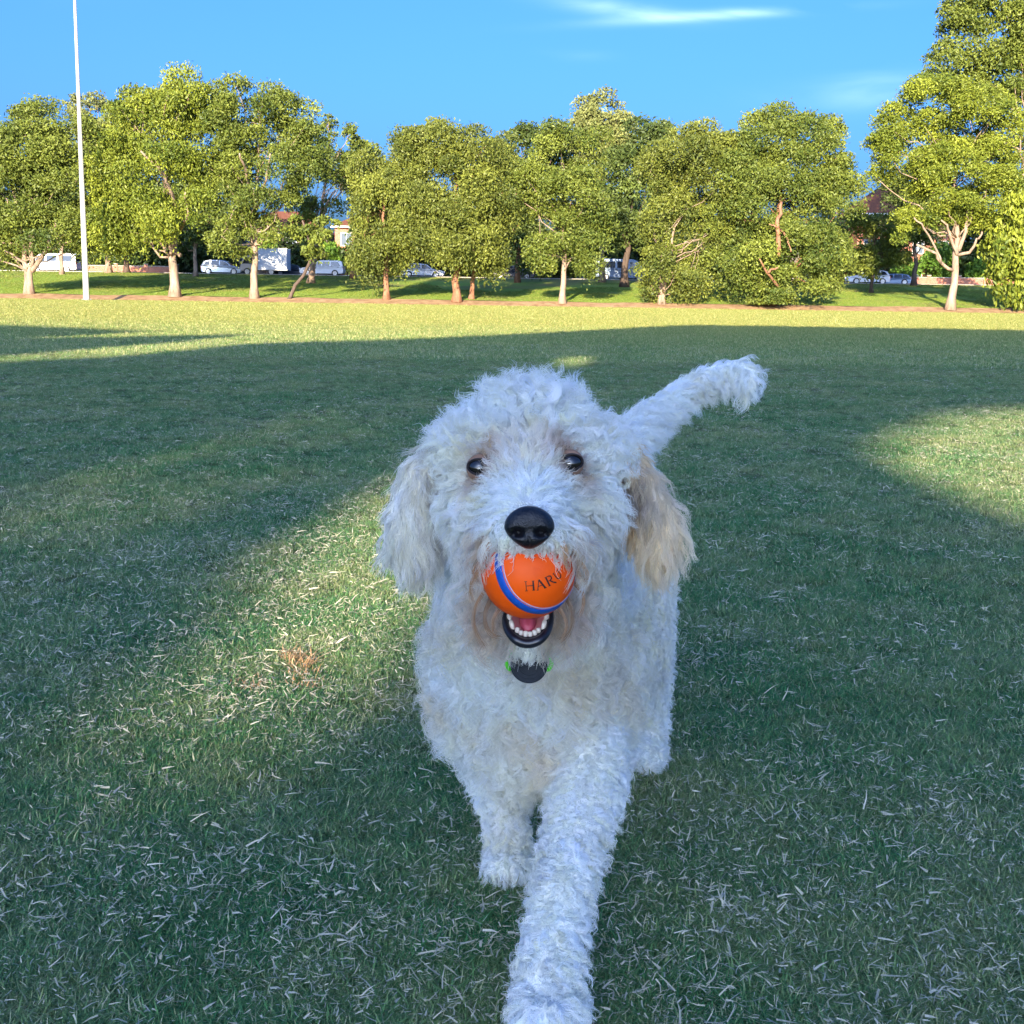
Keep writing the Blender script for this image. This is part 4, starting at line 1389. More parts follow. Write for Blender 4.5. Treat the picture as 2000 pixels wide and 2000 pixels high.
for reg, pts in CH:
    c = [(W(px, py, d), r) for px, py, d, r in pts]
    if len(c) == 1:
        c = c * 2
    REG.append((reg, c))

bm = bmesh.new()
for reg, c in REG:
    for (a, ra), (b, rb) in zip(c[:-1], c[1:]):
        L = np.linalg.norm(a - b)
        n = max(1, int(L / (min(ra, rb) * 0.22)))
        n = min(n, 40)
        for i in range(n + 1):
            t = i / n
            p = a * (1 - t) + b * t
            bmesh.ops.create_icosphere(bm, subdivisions=2, radius=ra * (1 - t) + rb * t, matrix=Matrix.Translation(Vector(p.tolist())))
me = bpy.data.meshes.new('union')
bm.to_mesh(me)
bm.free()
tmp = bpy.data.objects.new('union', me)
COL.objects.link(tmp)
md = tmp.modifiers.new('r', 'REMESH')
md.mode = 'VOXEL'
md.voxel_size = 0.0048
md = tmp.modifiers.new('s', 'SMOOTH')
md.iterations = 6
md.factor = 0.6
dg = bpy.context.evaluated_depsgraph_get()
skin = bpy.data.meshes.new_from_object(tmp.evaluated_get(dg))
skin.name = 'body'
bpy.data.objects.remove(tmp)
skin.polygons.foreach_set('use_smooth', [True] * len(skin.polygons))

DOG_BASE = (0.03, 1.35, 0.0)
dog = empty('dog', DOG_BASE, 'cream-white curly-coated dog walking toward the camera with an orange ball in its mouth', 'dog')


def skin_mat():
    def b(nt, bs):
        at = nt.nodes.new('ShaderNodeAttribute')
        at.attribute_name = 'coat'
        nt.links.new(at.outputs['Color'], bs.inputs['Base Color'])
    return mat('dog_skin', (0.7, 0.62, 0.55), 0.9, spec=0.1, build=b)


# ---- features the coat must leave free
BALL_C = W(1031.5, 1116, 1.028)
_dep = float((BALL_C - CAMP) @ _F)
BALL_R = 92.0 * _dep / FPX
EYE = [(W(938, 914, 1.081), 0.0124), (W(1113, 905, 1.073), 0.0124)]
NOSE_C = W(1034, 1030, 0.968)
NOSE_HW = 49.0 * float((NOSE_C - CAMP) @ _F) / FPX
TAG_C = W(1033, 1297, 1.135)


def seg_dist(p, a, b):
    ab = b - a
    t = np.clip(((p - a) @ ab) / max(ab @ ab, 1e-9), 0, 1)
    return np.linalg.norm(p - (a + t[:, None] * ab), axis=1), t


def regions(p):
    best = np.full(len(p), 1e9)
    idx = np.zeros(len(p), int)
    for k, (reg, c) in enumerate(REG):
        for (a, ra), (b, rb) in zip(c[:-1], c[1:]):
            d, t = seg_dist(p, a, b)
            d = d - (ra + (rb - ra) * t)
            m = d < best
            best[m] = d[m]
            idx[m] = k
    names = np.array([r[0] for r in REG])
    return names[idx]


# coat by region: comb direction, length, curl radius, turns, lift, clump
COAT = {
    'body': ((0, .5, -.8), .028, .0056, 2.1, .50, .80), 'chest': ((0, -.05, -1), .034, .0066, 2.1, .40, .84), 'neck': ((0, 0, -1), .032, .0060, 1.8, .45, .85),
    'leg': ((0, -.1, -1), .018, .0036, 1.7, .52, .74), 'paw': ((0, -.3, -1), .015, .0024, 1.0, .60, .72),
    'crown': ((0, .15, .35), .024, .0046, 1.7, .62, .72), 'face': ((0, -.1, -.2), .017, .0024, 0.8, .60, .66),
    'cheek': ((0, -.2, -1), .023, .0044, 1.1, .42, .78), 'muzzle': ((0, .3, -.5), .013, .0016, 0.6, .42, .62), 'lip': ((0, -.35, -1), .022, .0038, 1.0, .35, .80),
    'jaw': ((0, 0, -1), .012, .0016, 0.6, .4, .70), 'beard': ((0, -.15, -1), .036, .0064, 1.4, .32, .90),
    'earL': ((.02, -.05, -1), .026, .0030, 0.8, .16, .80), 'earR': ((-.02, -.05, -1), .026, .0030, 0.8, .16, .80), 'tail': ((1, 0, -.35), .026, .0040, 1.1, .34, .84)}

WHITE = np.array([0.90, 0.945, 0.935])
EARC = np.array([0.88, 0.70, 0.43])
CREAM = np.array([0.84, 0.75, 0.60])
TAN = np.array([0.60, 0.39, 0.22])
BROWN = np.array([0.30, 0.17, 0.09])
GREYD = np.array([0.30, 0.26, 0.27])
DARK = np.array([0.05, 0.035, 0.03])


def blend(col, other, w):
    w = np.clip(w, 0, 1)[:, None]
    return col * (1 - w) + other * w


def gauss(p, c, r):
    return np.exp(-(np.linalg.norm(p - c, axis=1) / r) ** 2)


def coat_colour(p, reg, rg):
    col = np.tile(WHITE, (len(p), 1))
    n1 = smooth_noise(p[:, 0] * 9 + p[:, 2] * 3, p[:, 2] * 9 + p[:, 1] * 4, 1.0, 31)
    col = blend(col, CREAM, 0.18 + 0.22 * n1)
    for k in ('chest', 'neck'):
        col = np.where((reg == k)[:, None], blend(col, CREAM, 0.30 + 0.30 * n1), col)
    ear = (reg == 'earR')
    inner = np.clip((W(1262, 960, 1.14)[0] - p[:, 0]) / 0.022, 0, 1)
    col = np.where(ear[:, None], blend(blend(col, EARC, 0.45 + 0.45 * np.clip(inner + 0.3, 0, 1)), TAN, 0.05 + inner * 0.30), col)
    ear = (reg == 'earL')
    inner = np.clip((p[:, 0] - W(818, 960, 1.14)[0]) / 0.022, 0, 1)
    col = np.where(ear[:, None], blend(blend(col, CREAM, np.full(len(p), 0.35)), GREYD, inner * 0.45), col)
    col = blend(col, GREYD, 0.98 * gauss(p, W(1226, 960, 1.13), 0.027) * (reg == 'earR'))  # shade of the gap beside the cheek, painted into the right ear's coat
    for (ec, er), sx in zip(EYE, (-1, 1)):
        col = blend(col, TAN, 0.62 * gauss(p, ec + np.array([-sx * 0.008, 0, 0.013]), 0.019))
        col = blend(col, TAN, 0.50 * gauss(p, ec + np.array([sx * 0.015, 0, -0.012]), 0.017))
        col = blend(col, BROWN, 1.1 * gauss(p, ec, 0.0165))
    col = blend(col, TAN, 0.28 * gauss(p, W(1030, 885, 1.07), 0.035))
    for q in ((905, 1085), (940, 1150), (1130, 1085), (1120, 1150), (960, 1195), (1095, 1195)):
        col = blend(col, TAN, 0.48 * gauss(p, W(q[0], q[1], 1.08), 0.028))
    for q in ((950, 1060), (1110, 1060), (1000, 1075), (1070, 1075)):
        col = blend(col, TAN, 0.60 * gauss(p, W(q[0], q[1], 1.02), 0.020))
    return np.clip(col * rg.normal(1, 0.035, (len(p), 1)), 0.01, 0.95)


nv = len(skin.vertices)
vc = np.empty(nv * 3, np.float32)
skin.vertices.foreach_get('co', vc)
vc = vc.reshape(-1, 3).astype(float)
vr = regions(vc)
scol = coat_colour(vc, vr, np.random.default_rng(1)) * 0.80
for ec, er in EYE:
    scol = blend(scol, DARK, 1.3 * gauss(vc, ec, 0.016))
scol = blend(scol, DARK, 1.4 * gauss(vc, NOSE_C, 0.020))
scol = blend(scol, DARK, 1.2 * gauss(vc, W(1031, 1205, 1.05), 0.028))
ca = skin.attributes.new('coat', 'FLOAT_COLOR', 'POINT')
ca.data.foreach_set('color', np.concatenate([scol, np.ones((nv, 1))], 1).astype(np.float32).ravel())
M['skin'] = skin_mat()
body = link('body', skin, M['skin'], dog)


def hair_mat():
    m = bpy.data.materials.new('dog_coat')
    m.use_nodes = True
    nt = m.node_tree
    N, L = nt.nodes, nt.links
    out = N['Material Output']
    bs = N['Principled BSDF']
    at = N.new('ShaderNodeAttribute')
    at.attribute_name = 'coat'
    L.new(at.outputs['Color'], bs.inputs['Base Color'])
    bs.inputs['Roughness'].default_value = 0.5
    bs.inputs['Specular IOR Level'].default_value = 0.3
    tr = N.new('ShaderNodeBsdfTranslucent')
    L.new(at.outputs['Color'], tr.inputs['Color'])
    mx = N.new('ShaderNodeMixShader')
    mx.inputs[0].default_value = 0.42
    L.new(bs.outputs[0], mx.inputs[1])
    L.new(tr.outputs[0], mx.inputs[2])
    L.new(mx.outputs[0], out.inputs['Surface'])
    return m


M['coat'] = hair_mat()

# triangles of the skin
skin.calc_loop_triangles()
nt_ = len(skin.loop_triangles)
tri = np.empty(nt_ * 3, np.int32)
skin.loop_triangles.foreach_get('vertices', tri)
tri = tri.reshape(-1, 3)
vn = np.empty(nv * 3, np.float32)
skin.vertices.foreach_get('normal', vn)
vn = vn.reshape(-1, 3).astype(float)


def sample_skin(n, rg):
    a, b, c = vc[tri[:, 0]], vc[tri[:, 1]], vc[tri[:, 2]]
    ar = np.linalg.norm(np.cross(b - a, c - a), axis=1)
    t = rg.choice(len(tri), n, p=ar / ar.sum())
    u, v = rg.random(n), rg.random(n)
    m = u + v > 1
    u[m], v[m] = 1 - u[m], 1 - v[m]
    w = 1 - u - v
    p = a[t] * w[:, None] + b[t] * u[:, None] + c[t] * v[:, None]
    nn = unit(vn[tri[t, 0]] * w[:, None] + vn[tri[t, 1]] * u[:, None] + vn[tri[t, 2]] * v[:, None])
    return p, nn


K = 9
T = np.linspace(0, 1, K)


def comb_dirs(p, nn, reg):
    cd = np.array([COAT[r][0] for r in reg], float)
    # tail: comb outward along the tail, drooping at the tip
    tl = reg == 'tail'
    if tl.any():
        t = np.clip((p[:, 0] - W(1260, 800, 1.76)[0]) / (W(1458, 728, 1.79)[0] - W(1260, 800, 1.76)[0]), 0, 1)
        d = np.stack([1.0 - 0.75 * t, 0 * t, -0.15 - 1.25 * t ** 2], 1)
        cd = np.where(tl[:, None], d, cd)
    # face: radiate from the bridge of the nose
    for r_, k in (('muzzle', 1.0), ('face', 0.9), ('lip', 0.35), ('cheek', 0.35)):
        m = reg == r_
        out = p - W(1034, 1000, 1.0)
        out[:, 1] = np.abs(out[:, 1]) * 0.3
        out = unit(out)
        cd = np.where(m[:, None], cd * (1 - k * 0.6) + out * k, cd)
    # crown: fall outward from the top of the head
    m = reg == 'crown'
    out = unit(p - W(1035, 880, 1.14)) * np.array([1, .7, .8])
    out[:, 2] += 0.10
    cd = np.where(m[:, None], cd * 0.25 + out, cd)
    cd = unit(cd)
    # keep it in the tangent plane mostly
    dn = (cd * nn).sum(1, keepdims=True)
    cd = unit(cd - nn * dn * 0.85)
    return cd


def push_out(c, centre, r, axis_scale=None):
    d = c - centre
    if axis_scale is not None:
        dd = d / axis_scale
    else:
        dd = d
    L = np.linalg.norm(dd, axis=-1, keepdims=True)
    f = np.where(L < r, r / np.maximum(L, 1e-6), 1.0)
    return centre + d * f


def grow(n_hair, n_lock, seed):
    rg = np.random.default_rng(seed)
    lp, ln = sample_skin(n_lock, rg)
    lr = regions(lp)
    lcd = comb_dirs(lp, ln, lr)
    prm = np.array([COAT[r][1:] for r in lr], float)
    lenj = rg.uniform(0.75, 1.25, n_lock)
    phase = rg.uniform(0, 2 * math.pi, n_lock)
    turns = prm[:, 2] * rg.uniform(0.7, 1.3, n_lock) * rg.choice([-1, 1], n_lock)
    swerve = unit(rg.normal(size=(n_lock, 3))) * 0.35
    lcd = unit(lcd + swerve)
    hp, hn = sample_skin(n_hair, rg)
    hr = regions(hp)
    kd = kdtree.KDTree(n_lock)
    for i, q in enumerate(lp):
        kd.insert(q, i)
    kd.balance()
    li = np.fromiter((kd.find(q)[1] for q in hp), int, n_hair)
    # cull: eyes, nose, ball, mouth, tag, sole
    keep = np.ones(n_hair, bool)
    for ec, er in EYE:
        keep &= np.linalg.norm(hp - ec, axis=1) > 0.0124
    keep &= np.linalg.norm((hp - NOSE_C) / np.array([1.05, 1.1, 0.90]), axis=1) > NOSE_HW
    keep &= np.linalg.norm(hp - BALL_C, axis=1) > BALL_R + 0.002
    mx_, my_, _z = proj(hp)
    inmouth = (((mx_ - 1031) / 46) ** 2 + ((my_ - 1212) / 48) ** 2 < 1) & (hp[:, 1] < 1.16)
    keep &= ~inmouth
    keep &= hp[:, 2] > 0.004
    hp, hn, hr, li = hp[keep], hn[keep], hr[keep], li[keep]
    n = len(hp)
    pr = np.array([COAT[r][1:] for r in hr], float)
    length = pr[:, 0] * lenj[li] * rg.uniform(0.80, 1.1, n)
    # short hair close to nose and eyes
    hx, hy, _z = proj(hp)
    overball = np.isin(hr, ['lip', 'muzzle']) & (np.abs(hx - 1033) < 78) & (hy > 1030)
    length *= np.where(overball, np.where(np.abs(hx - 1033) < 50, 0.36, 0.62) + 0.45 * rg.random(n) ** 5, 1)
    chin = (np.abs(hx - 1033) < 52) & (hy > 1245) & (hy < 1293) & (hp[:, 1] < 1.16)
    length = np.where(chin, 0.0075 * rg.uniform(0.7, 1.2, n), length)
    near = np.minimum(np.linalg.norm(hp - NOSE_C, axis=1) - 0.021, np.minimum(np.linalg.norm(hp - EYE[0][0], axis=1), np.linalg.norm(hp - EYE[1][0], axis=1)) - 0.012)
    length *= np.clip(0.25 + near / 0.030, 0.30, 1)
    top = (hr == 'crown') & (hp[:, 2] > W(1035, 850, 1.14)[2])
    length *= np.where(top, 1.12, 1)
    curl = pr[:, 1] * np.clip(length / pr[:, 0], 0.3, 1)
    lift, cl = pr[:, 3], pr[:, 4]
    cd = unit(lcd[li] + 0.07 * rg.normal(size=(n, 3)))
    nn = unit(ln[li] * 0.5 + hn * 0.5)
    d0 = unit(nn * lift[:, None] * 1.6 + cd * (1 - lift[:, None]))
    a1 = unit(np.cross(cd, nn) + 1e-6)
    a2 = unit(np.cross(cd, a1))
    t = T[None, :, None]
    disp = length[:, None, None] * (d0[:, None] * (t * (1 - 0.45 * t)) + cd[:, None] * (0.62 * t ** 1.7))
    ph = phase[li][:, None] + rg.normal(0, 0.20, n)[:, None] + turns[li][:, None] * 2 * math.pi * T[None]
    amp = curl[:, None] * np.clip(T[None] * 2.2, 0, 1)
    hel = amp[..., None] * (np.cos(ph)[..., None] * a1[:, None] + np.sin(ph)[..., None] * a2[:, None])
    hel -= hel[:, :1]
    clt = (cl[:, None] * np.clip(T[None] * 1.5, 0, 1) ** 0.8)[..., None]
    root = hp[:, None] * (1 - clt) + lp[li][:, None] * clt
    root += nn[:, None] * 0.0
    fz = rg.normal(size=(n, K, 3)) * 0.0007 * T[None, :, None]
    c = root + disp + hel + fz
    # gravity
    c[:, :, 2] -= 0.10 * length[:, None] * T[None] ** 2
    # stray hairs
    st = rg.random(n) < 0.03
    c[st] += (unit(rg.normal(size=(st.sum(), 3)))[:, None] * (0.007 * T[None] ** 1.5)[..., None])
    # colliders
    c = push_out(c, BALL_C, BALL_R + 0.0012)
    c = push_out(c, NOSE_C, NOSE_HW * 0.97, np.array([1.0, 1.0, 0.86]))
    for ec, er in EYE:
        c = push_out(c, ec + np.array([0, -0.001, 0]), 0.0125)
    # open mouth: push sideways
    qx, qy, qz = proj(c.reshape(-1, 3))
    ex, ey = (qx - 1031) / 50, (qy - 1212) / 54
    ee = np.sqrt(ex ** 2 + ey ** 2)
    fr = (ee < 1) & (c.reshape(-1, 3)[:, 1] < 1.12)
    s = np.where(fr, 1 / np.maximum(ee, 0.05) - 1, 0)
    cf = c.reshape(-1, 3)
    cf += (_R[None] * ((qx - 1031) * s * qz / FPX)[:, None] - _U[None] * ((qy - 1216) * s * qz / FPX)[:, None]) * fr[:, None]
    c = cf.reshape(n, K, 3)
    bad = fr.reshape(n, K).sum(1) > 4
    qx, qy, qz = proj(c.reshape(-1, 3))
    ft = (((qx - 1033) / 52) ** 2 + ((qy - 1297) / 42) ** 2 < 1) & (qy > 1291) & (c.reshape(-1, 3)[:, 1] < TAG_C[1] + 0.03)
    bad |= (ft.reshape(n, K).sum(1) > 1) & ~chin
    bad &= ~(chin & (fr.reshape(n, K).sum(1) < K))
    for ex_, ey_ in ((938, 915), (1113, 906)):
        fe = (((qx - ex_) / 22) ** 2 + ((qy - ey_) / 11) ** 2 < 1) & (c.reshape(-1, 3)[:, 1] < 1.10)
        bad |= fe.reshape(n, K).any(1) & (rg.random(n) < 0.86)
    c[:, :, 2] = np.maximum(c[:, :, 2], 0.004)
    c, hp, hr, length = c[~bad], hp[~bad], hr[~bad], length[~bad]
    col = coat_colour(hp, hr, rg)
    lockt = rg.normal(1.0, 0.07, n_lock)[li][~bad]
    warm = rg.normal(0.0, 0.05, n_lock)[li][~bad]
    col = np.clip(col * lockt[:, None] * (1 + warm[:, None] * np.array([[0.2, 0, -1.0]])), 0.01, 0.95)
    return c, col, hr


def fur_object(name, c, col, r0=0.00029):
    n = len(c)
    cu = bpy.data.hair_curves.new(name)
    cu.add_curves([K] * n)
    cu.points.foreach_set('position', c.reshape(-1).astype(np.float32))
    rad = np.tile(r0 * (1 - 0.72 * T ** 1.5), n).astype(np.float32)
    cu.points.foreach_set('radius', rad)
    a = cu.attributes.new('coat', 'FLOAT_COLOR', 'CURVE')
    a.data.foreach_set('color', np.concatenate([col, np.ones((n, 1))], 1).astype(np.float32).ravel())
    o = bpy.data.objects.new(name, cu)
    COL.objects.link(o)
    cu.materials.append(M['coat'])
    o.parent = dog
    o.matrix_parent_inverse = Matrix.Translation(dog.location).inverted()
    return o


hc, hcol, hreg = grow(270000, 21000, 7)
# wisps of brown-stained beard curling round the mouth
WISPS = [
    ([(972, 1128, 1.075), (938, 1160, 1.07), (921, 1200, 1.07), (928, 1240, 1.075), (948, 1266, 1.08)], BROWN * 1.6),
    ([(965, 1160, 1.07), (945, 1190, 1.06), (946, 1225, 1.06), (962, 1246, 1.06), (976, 1246, 1.06)], BROWN),
    ([(985, 1180, 1.06), (965, 1205, 1.055), (962, 1230, 1.055), (972, 1246, 1.055)], BROWN * 1.5),
    ([(948, 1100, 1.06), (925, 1125, 1.06), (915, 1150, 1.065), (922, 1175, 1.07)], TAN),
    ([(950, 1085, 1.04), (930, 1100, 1.04), (922, 1120, 1.045), (935, 1138, 1.05)], BROWN * 1.6),
    ([(1095, 1150, 1.07), (1118, 1185, 1.06), (1120, 1220, 1.06), (1106, 1246, 1.06), (1094, 1252, 1.06)], BROWN),
    ([(1085, 1180, 1.06), (1104, 1205, 1.055), (1108, 1228, 1.055), (1098, 1250, 1.055)], BROWN * 1.5),
    ([(1108, 1130, 1.07), (1136, 1150, 1.07), (1142, 1180, 1.07), (1128, 1205, 1.07)], BROWN * 1.6),
    ([(1122, 1085, 1.04), (1142, 1105, 1.04), (1150, 1125, 1.045), (1140, 1145, 1.05)], TAN),
    ([(1118, 1070, 1.03), (1128, 1090, 1.03), (1124, 1112, 1.035), (1134, 1128, 1.04)], BROWN * 1.4),
    ([(960, 1062, 1.02), (948, 1080, 1.02), (950, 1100, 1.025), (940, 1116, 1.03)], BROWN * 1.6),
    ([(1100, 1060, 1.01), (1108, 1080, 1.01), (1102, 1098, 1.015), (1110, 1112, 1.02)], TAN)]
wr = np.random.default_rng(91)
wc, wcol = [], []
for pts_, cc_ in WISPS:
    q = np.array([W(u_[0], u_[1], u_[2] - (0.034 if u_[2] >= 1.053 else 0.020)) for u_ in pts_])
    ts = np.linspace(0, len(q) - 1, K)
    base_ = np.stack([np.interp(ts, np.arange(len(q)), q[:, i]) for i in range(3)], 1)
    base_[1:-1] = (base_[:-2] + 2 * base_[1:-1] + base_[2:]) / 4
    base_[1:-1] = (base_[:-2] + 2 * base_[1:-1] + base_[2:]) / 4
    for _ in range(15):
        off = wr.normal(size=3) * 0.0013
        drift = wr.normal(size=3) * 0.0016
        tt = T[:, None]
        line = base_ + off * (1 - 0.6 * tt) + drift * tt ** 2
        line = line[0] + (line - line[0]) * 1.0
        wc.append(push_out(line, BALL_C, BALL_R + 0.0014))
        wcol.append(np.clip((cc_ * wr.uniform(0.8, 1.3)) * 0.85 + CREAM * 0.15, 0, 0.9))
hc = np.concatenate([hc, np.array(wc)])
hcol = np.concatenate([hcol, np.array(wcol)])
hreg = np.concatenate([hreg, np.full(len(wc), 'beard')])
isear = (hreg == 'earL') | (hreg == 'earR')
istail = hreg == 'tail'
ishead = np.isin(hreg, ['crown', 'face', 'cheek', 'muzzle', 'lip', 'jaw', 'beard'])
isleg = np.isin(hreg, ['leg', 'paw'])
isbody = ~(isear | istail | ishead | isleg)
for nm, m in (('ear_hair', hreg == 'earL'), ('ear_hair', hreg == 'earR'), ('tail_hair', istail), ('head_hair', ishead), ('leg_hair', isleg), ('body_hair', isbody)):
    o = fur_object(nm, hc[m], hcol[m])
    if nm == 'ear_hair':
        o['label'] = 'creamy grey ear' if (hreg[m][0] == 'earL') else 'tan and cream ear'

# ---- eyes
M['eye'] = mat('dog_eye', (0.010, 0.007, 0.006), 0.05, spec=0.9)
M['lid'] = mat('dog_lid_rim', (0.02, 0.013, 0.012), 0.35)
M['lidskin'] = mat('dog_eyelid', (0.30, 0.17, 0.11), 0.8)
for (ec, er), side in zip(EYE, (-1, 1)):
    bm = bmesh.new()
    bmesh.ops.create_uvsphere(bm, u_segments=32, v_segments=20, radius=er)
    me = bpy.data.meshes.new('eye')
    bm.to_mesh(me)
    bm.free()
    for v in me.vertices:
        v.co += Vector(ec.tolist())
    me.polygons.foreach_set('use_smooth', [True] * len(me.polygons))
    link('eye', me, M['eye'], dog)
    # skin of the lids: a shell with an almond opening
    bm = bmesh.new()
    bmesh.ops.create_uvsphere(bm, u_segments=64, v_segments=48, radius=er * 1.05)
    fr = [Vector(q.tolist()) for q in (_R, _U, _F)]
    tilt_ = 0.16 * side
    dead = []
    for fc in bm.faces:
        q = fc.calc_center_median() / er
        x_, z_, y_ = q.dot(fr[0]), q.dot(fr[1]), q.dot(fr[2])
        x2, z2 = x_ * math.cos(tilt_) + z_ * math.sin(tilt_), -x_ * math.sin(tilt_) + z_ * math.cos(tilt_)
        if (y_ < 0 and (x2 / 0.96) ** 2 + ((z2 + 0.02) / (0.66 if z2 > 0 else 0.56)) ** 2 < 1) or y_ > 0.5:
            dead.append(fc)
    bmesh.ops.delete(bm, geom=dead, context='FACES')
    me = bpy.data.meshes.new('eyelid')
    bm.to_mesh(me)
    bm.free()
    for v in me.vertices:
        v.co += Vector(ec.tolist())
    me.polygons.foreach_set('use_smooth', [True] * len(me.polygons))
    link('eyelid', me, M['lidskin'], dog)
    # lid rim
    w = np.linspace(0, 2 * math.pi, 25)
    ring = []
    for q in w:
        x2, z2 = math.cos(q) * 0.96, math.sin(q) * (0.66 if math.sin(q) > 0 else 0.56) - 0.02
        t_ = 0.16 * side
        ox, oz = x2 * math.cos(t_) - z2 * math.sin(t_), x2 * math.sin(t_) + z2 * math.cos(t_)
        dd = _R * ox * er * 0.98 + _U * oz * er * 0.98
        yy = math.sqrt(max(0, (er * 1.06) ** 2 - dd @ dd))
        ring.append(ec + dd - _F * yy * 1.0)
    a = Acc()
    a.tube(ring, 0.0011, 6, cap=False)
    a.build('lid_rim', M['lid'], dog, smooth=True)


# ---- nose leather
def nose_mesh():
    bm = bmesh.new()
    bmesh.ops.create_uvsphere(bm, u_segments=64, v_segments=40, radius=1.0)
    for v in bm.verts:
        x, y, z = v.co          # local: x right, y into the head, z up
        # wide on top, narrowing to the lip
        wz = 1.0 - 0.30 * max(0, -z) ** 1.5 + 0.05 * z
        nx = x * NOSE_HW * wz * (1 - 0.08 * max(0, z) ** 2)
        nz = z * NOSE_HW * 0.86
        ny = y * NOSE_HW * 0.62
        # flattened front plane
        if y < 0:
            ny *= 1 - 0.16 * math.exp(-((x) ** 2 + (z + .1) ** 2) * 4)
            # nostrils: comma shaped pits
            for s in (-1, 1):
                dx, dz = (x * s - 0.47), (z + 0.22)
                e = math.exp(-((dx / 0.20) ** 2 + (dz / 0.155) ** 2))
                dx2, dz2 = (x * s - 0.78), (z + 0.36)
                e2 = math.exp(-((dx2 / 0.20) ** 2 + ((dz2) / 0.07) ** 2))
                ny += NOSE_HW * (0.62 * e + 0.22 * e2)
            # philtrum groove
            ny += NOSE_HW * 0.09 * math.exp(-(x / 0.06) ** 2) * (1 if z < 0.05 else 0.2)
        v.co = Vector((nx, ny, nz))
    me = bpy.data.meshes.new('nose')
    bm.to_mesh(me)
    bm.free()
    me.polygons.foreach_set('use_smooth', [True] * len(me.polygons))
    return me


def nose_build(nt, bs):
    tc = nt.nodes.new('ShaderNodeTexCoord')
    v = nd(nt, 'ShaderNodeTexVoronoi', Scale=900.0)
    nt.links.new(tc.outputs['Object'], v.inputs['Vector'])
    bump(nt, bs, v.outputs['Distance'], 0.6, 0.0008)


M['nose'] = mat('nose_leather', (0.006, 0.006, 0.009), 0.30, spec=0.5, build=nose_build)
nose = link('nose', nose_mesh(), M['nose'], dog)
nose.location = Vector(NOSE_C.tolist())
nose.rotation_euler = (math.radians(-6), -ROLL, 0)

# ---- mouth: lip rim, gum, teeth, tongue
M['lipm'] = mat('black_lip', (0.012, 0.012, 0.018), 0.28, spec=0.6)
M['gum'] = mat('pink_gum', (0.70, 0.26, 0.25), 0.35, spec=0.5)
M['tongue'] = mat('tongue', (0.50, 0.07, 0.10), 0.4, spec=0.5)
M['tooth'] = mat('tooth', (0.66, 0.56, 0.44), 0.25, spec=0.5)


def MW(px, py, back=0.0):
    """mouth plane: tip nearest, corners set back"""
    d = 1.030 + 0.030 * max(0, (1250 - py) / 50) + back
    return W(px, py, d)


th = np.linspace(math.radians(-14), math.radians(194), 30)
a = Acc()
a.tube([MW(1031 + 46 * math.cos(q), 1203 + 54 * math.sin(q)) for q in th], [0.0022 + 0.0024 * max(0, math.sin(q)) for q in th], 10)
a.build('lip', M['lipm'], dog, smooth=True)
# inner lip shelf and gum bowl
rows = []
for s, bk in ((1.0, 0.0), (0.90, 0.0005), (0.80, 0.002), (0.5, 0.009), (0.2, 0.014)):
    rows.append([MW(1031 + 44 * s * math.cos(q), 1203 + 50 * s * math.sin(q), bk) for q in th])
a = Acc()
nn_ = len(th)
v = [q for r in rows[:3] for q in r]
a.add(v, [(i * nn_ + j, i * nn_ + j + 1, (i + 1) * nn_ + j + 1, (i + 1) * nn_ + j) for i in range(2) for j in range(nn_ - 1)])
a.build('inner_lip', M['lipm'], dog, smooth=True)
a = Acc()
v = [q for r in rows[2:] for q in r] + [MW(1031, 1185, 0.03)]
f = [(i * nn_ + j, i * nn_ + j + 1, (i + 1) * nn_ + j + 1, (i + 1) * nn_ + j) for i in range(2) for j in range(nn_ - 1)]
f += [(2 * nn_ + j, 2 * nn_ + j + 1, 3 * nn_) for j in range(nn_ - 1)]
a.add(v, f)
a.build('gum', M['gum'], dog, smooth=True)
a = Acc()
a.tube([MW(1031, 1234, 0.006), MW(1031, 1220, 0.008), MW(1031, 1195, 0.012)], [0.004, 0.0075, 0.0095], 12)
a.build('tongue', M['tongue'], dog, smooth=True)


def tooth(px, py, w, h, back, ang):
    bm = bmesh.new()
    bmesh.ops.create_uvsphere(bm, u_segments=12, v_segments=8, radius=1.0)
    for v in bm.verts:
        x, y, z = v.co
        x = math.copysign(abs(x) ** 0.7, x)
        z = math.copysign(abs(z) ** 0.75, z)
        v.co = Vector((x * w * (0.92 + 0.12 * z), y * w * 0.6, z * h))
    me = bpy.data.meshes.new('tooth')
    bm.to_mesh(me)
    bm.free()
    me.polygons.foreach_set('use_smooth', [True] * len(me.polygons))
    o = link('tooth', me, M['tooth'], dog)
    o.location = Vector(MW(px, py, back).tolist())
    o.rotation_euler = (-0.25, ang, 0)


for k in range(6):
    q = math.radians(52 + k * 76 / 5)
    tooth(1031 + 34 * math.cos(q), 1203 + 36 * math.sin(q), 0.0024, 0.0026 + 0.0005 * (k % 2), 0.0003, math.radians(90 - math.degrees(q)) * -0.3)
for s in (-1, 1):
    tooth(1031 + s * 31, 1222, 0.0024, 0.0056, -0.001, s * 0.25)
    tooth(1031 + s * 36, 1208, 0.0024, 0.0048, 0.001, s * 0.2)
    tooth(1031 + s * 38, 1198, 0.0024, 0.0040, 0.004, s * 0.1)

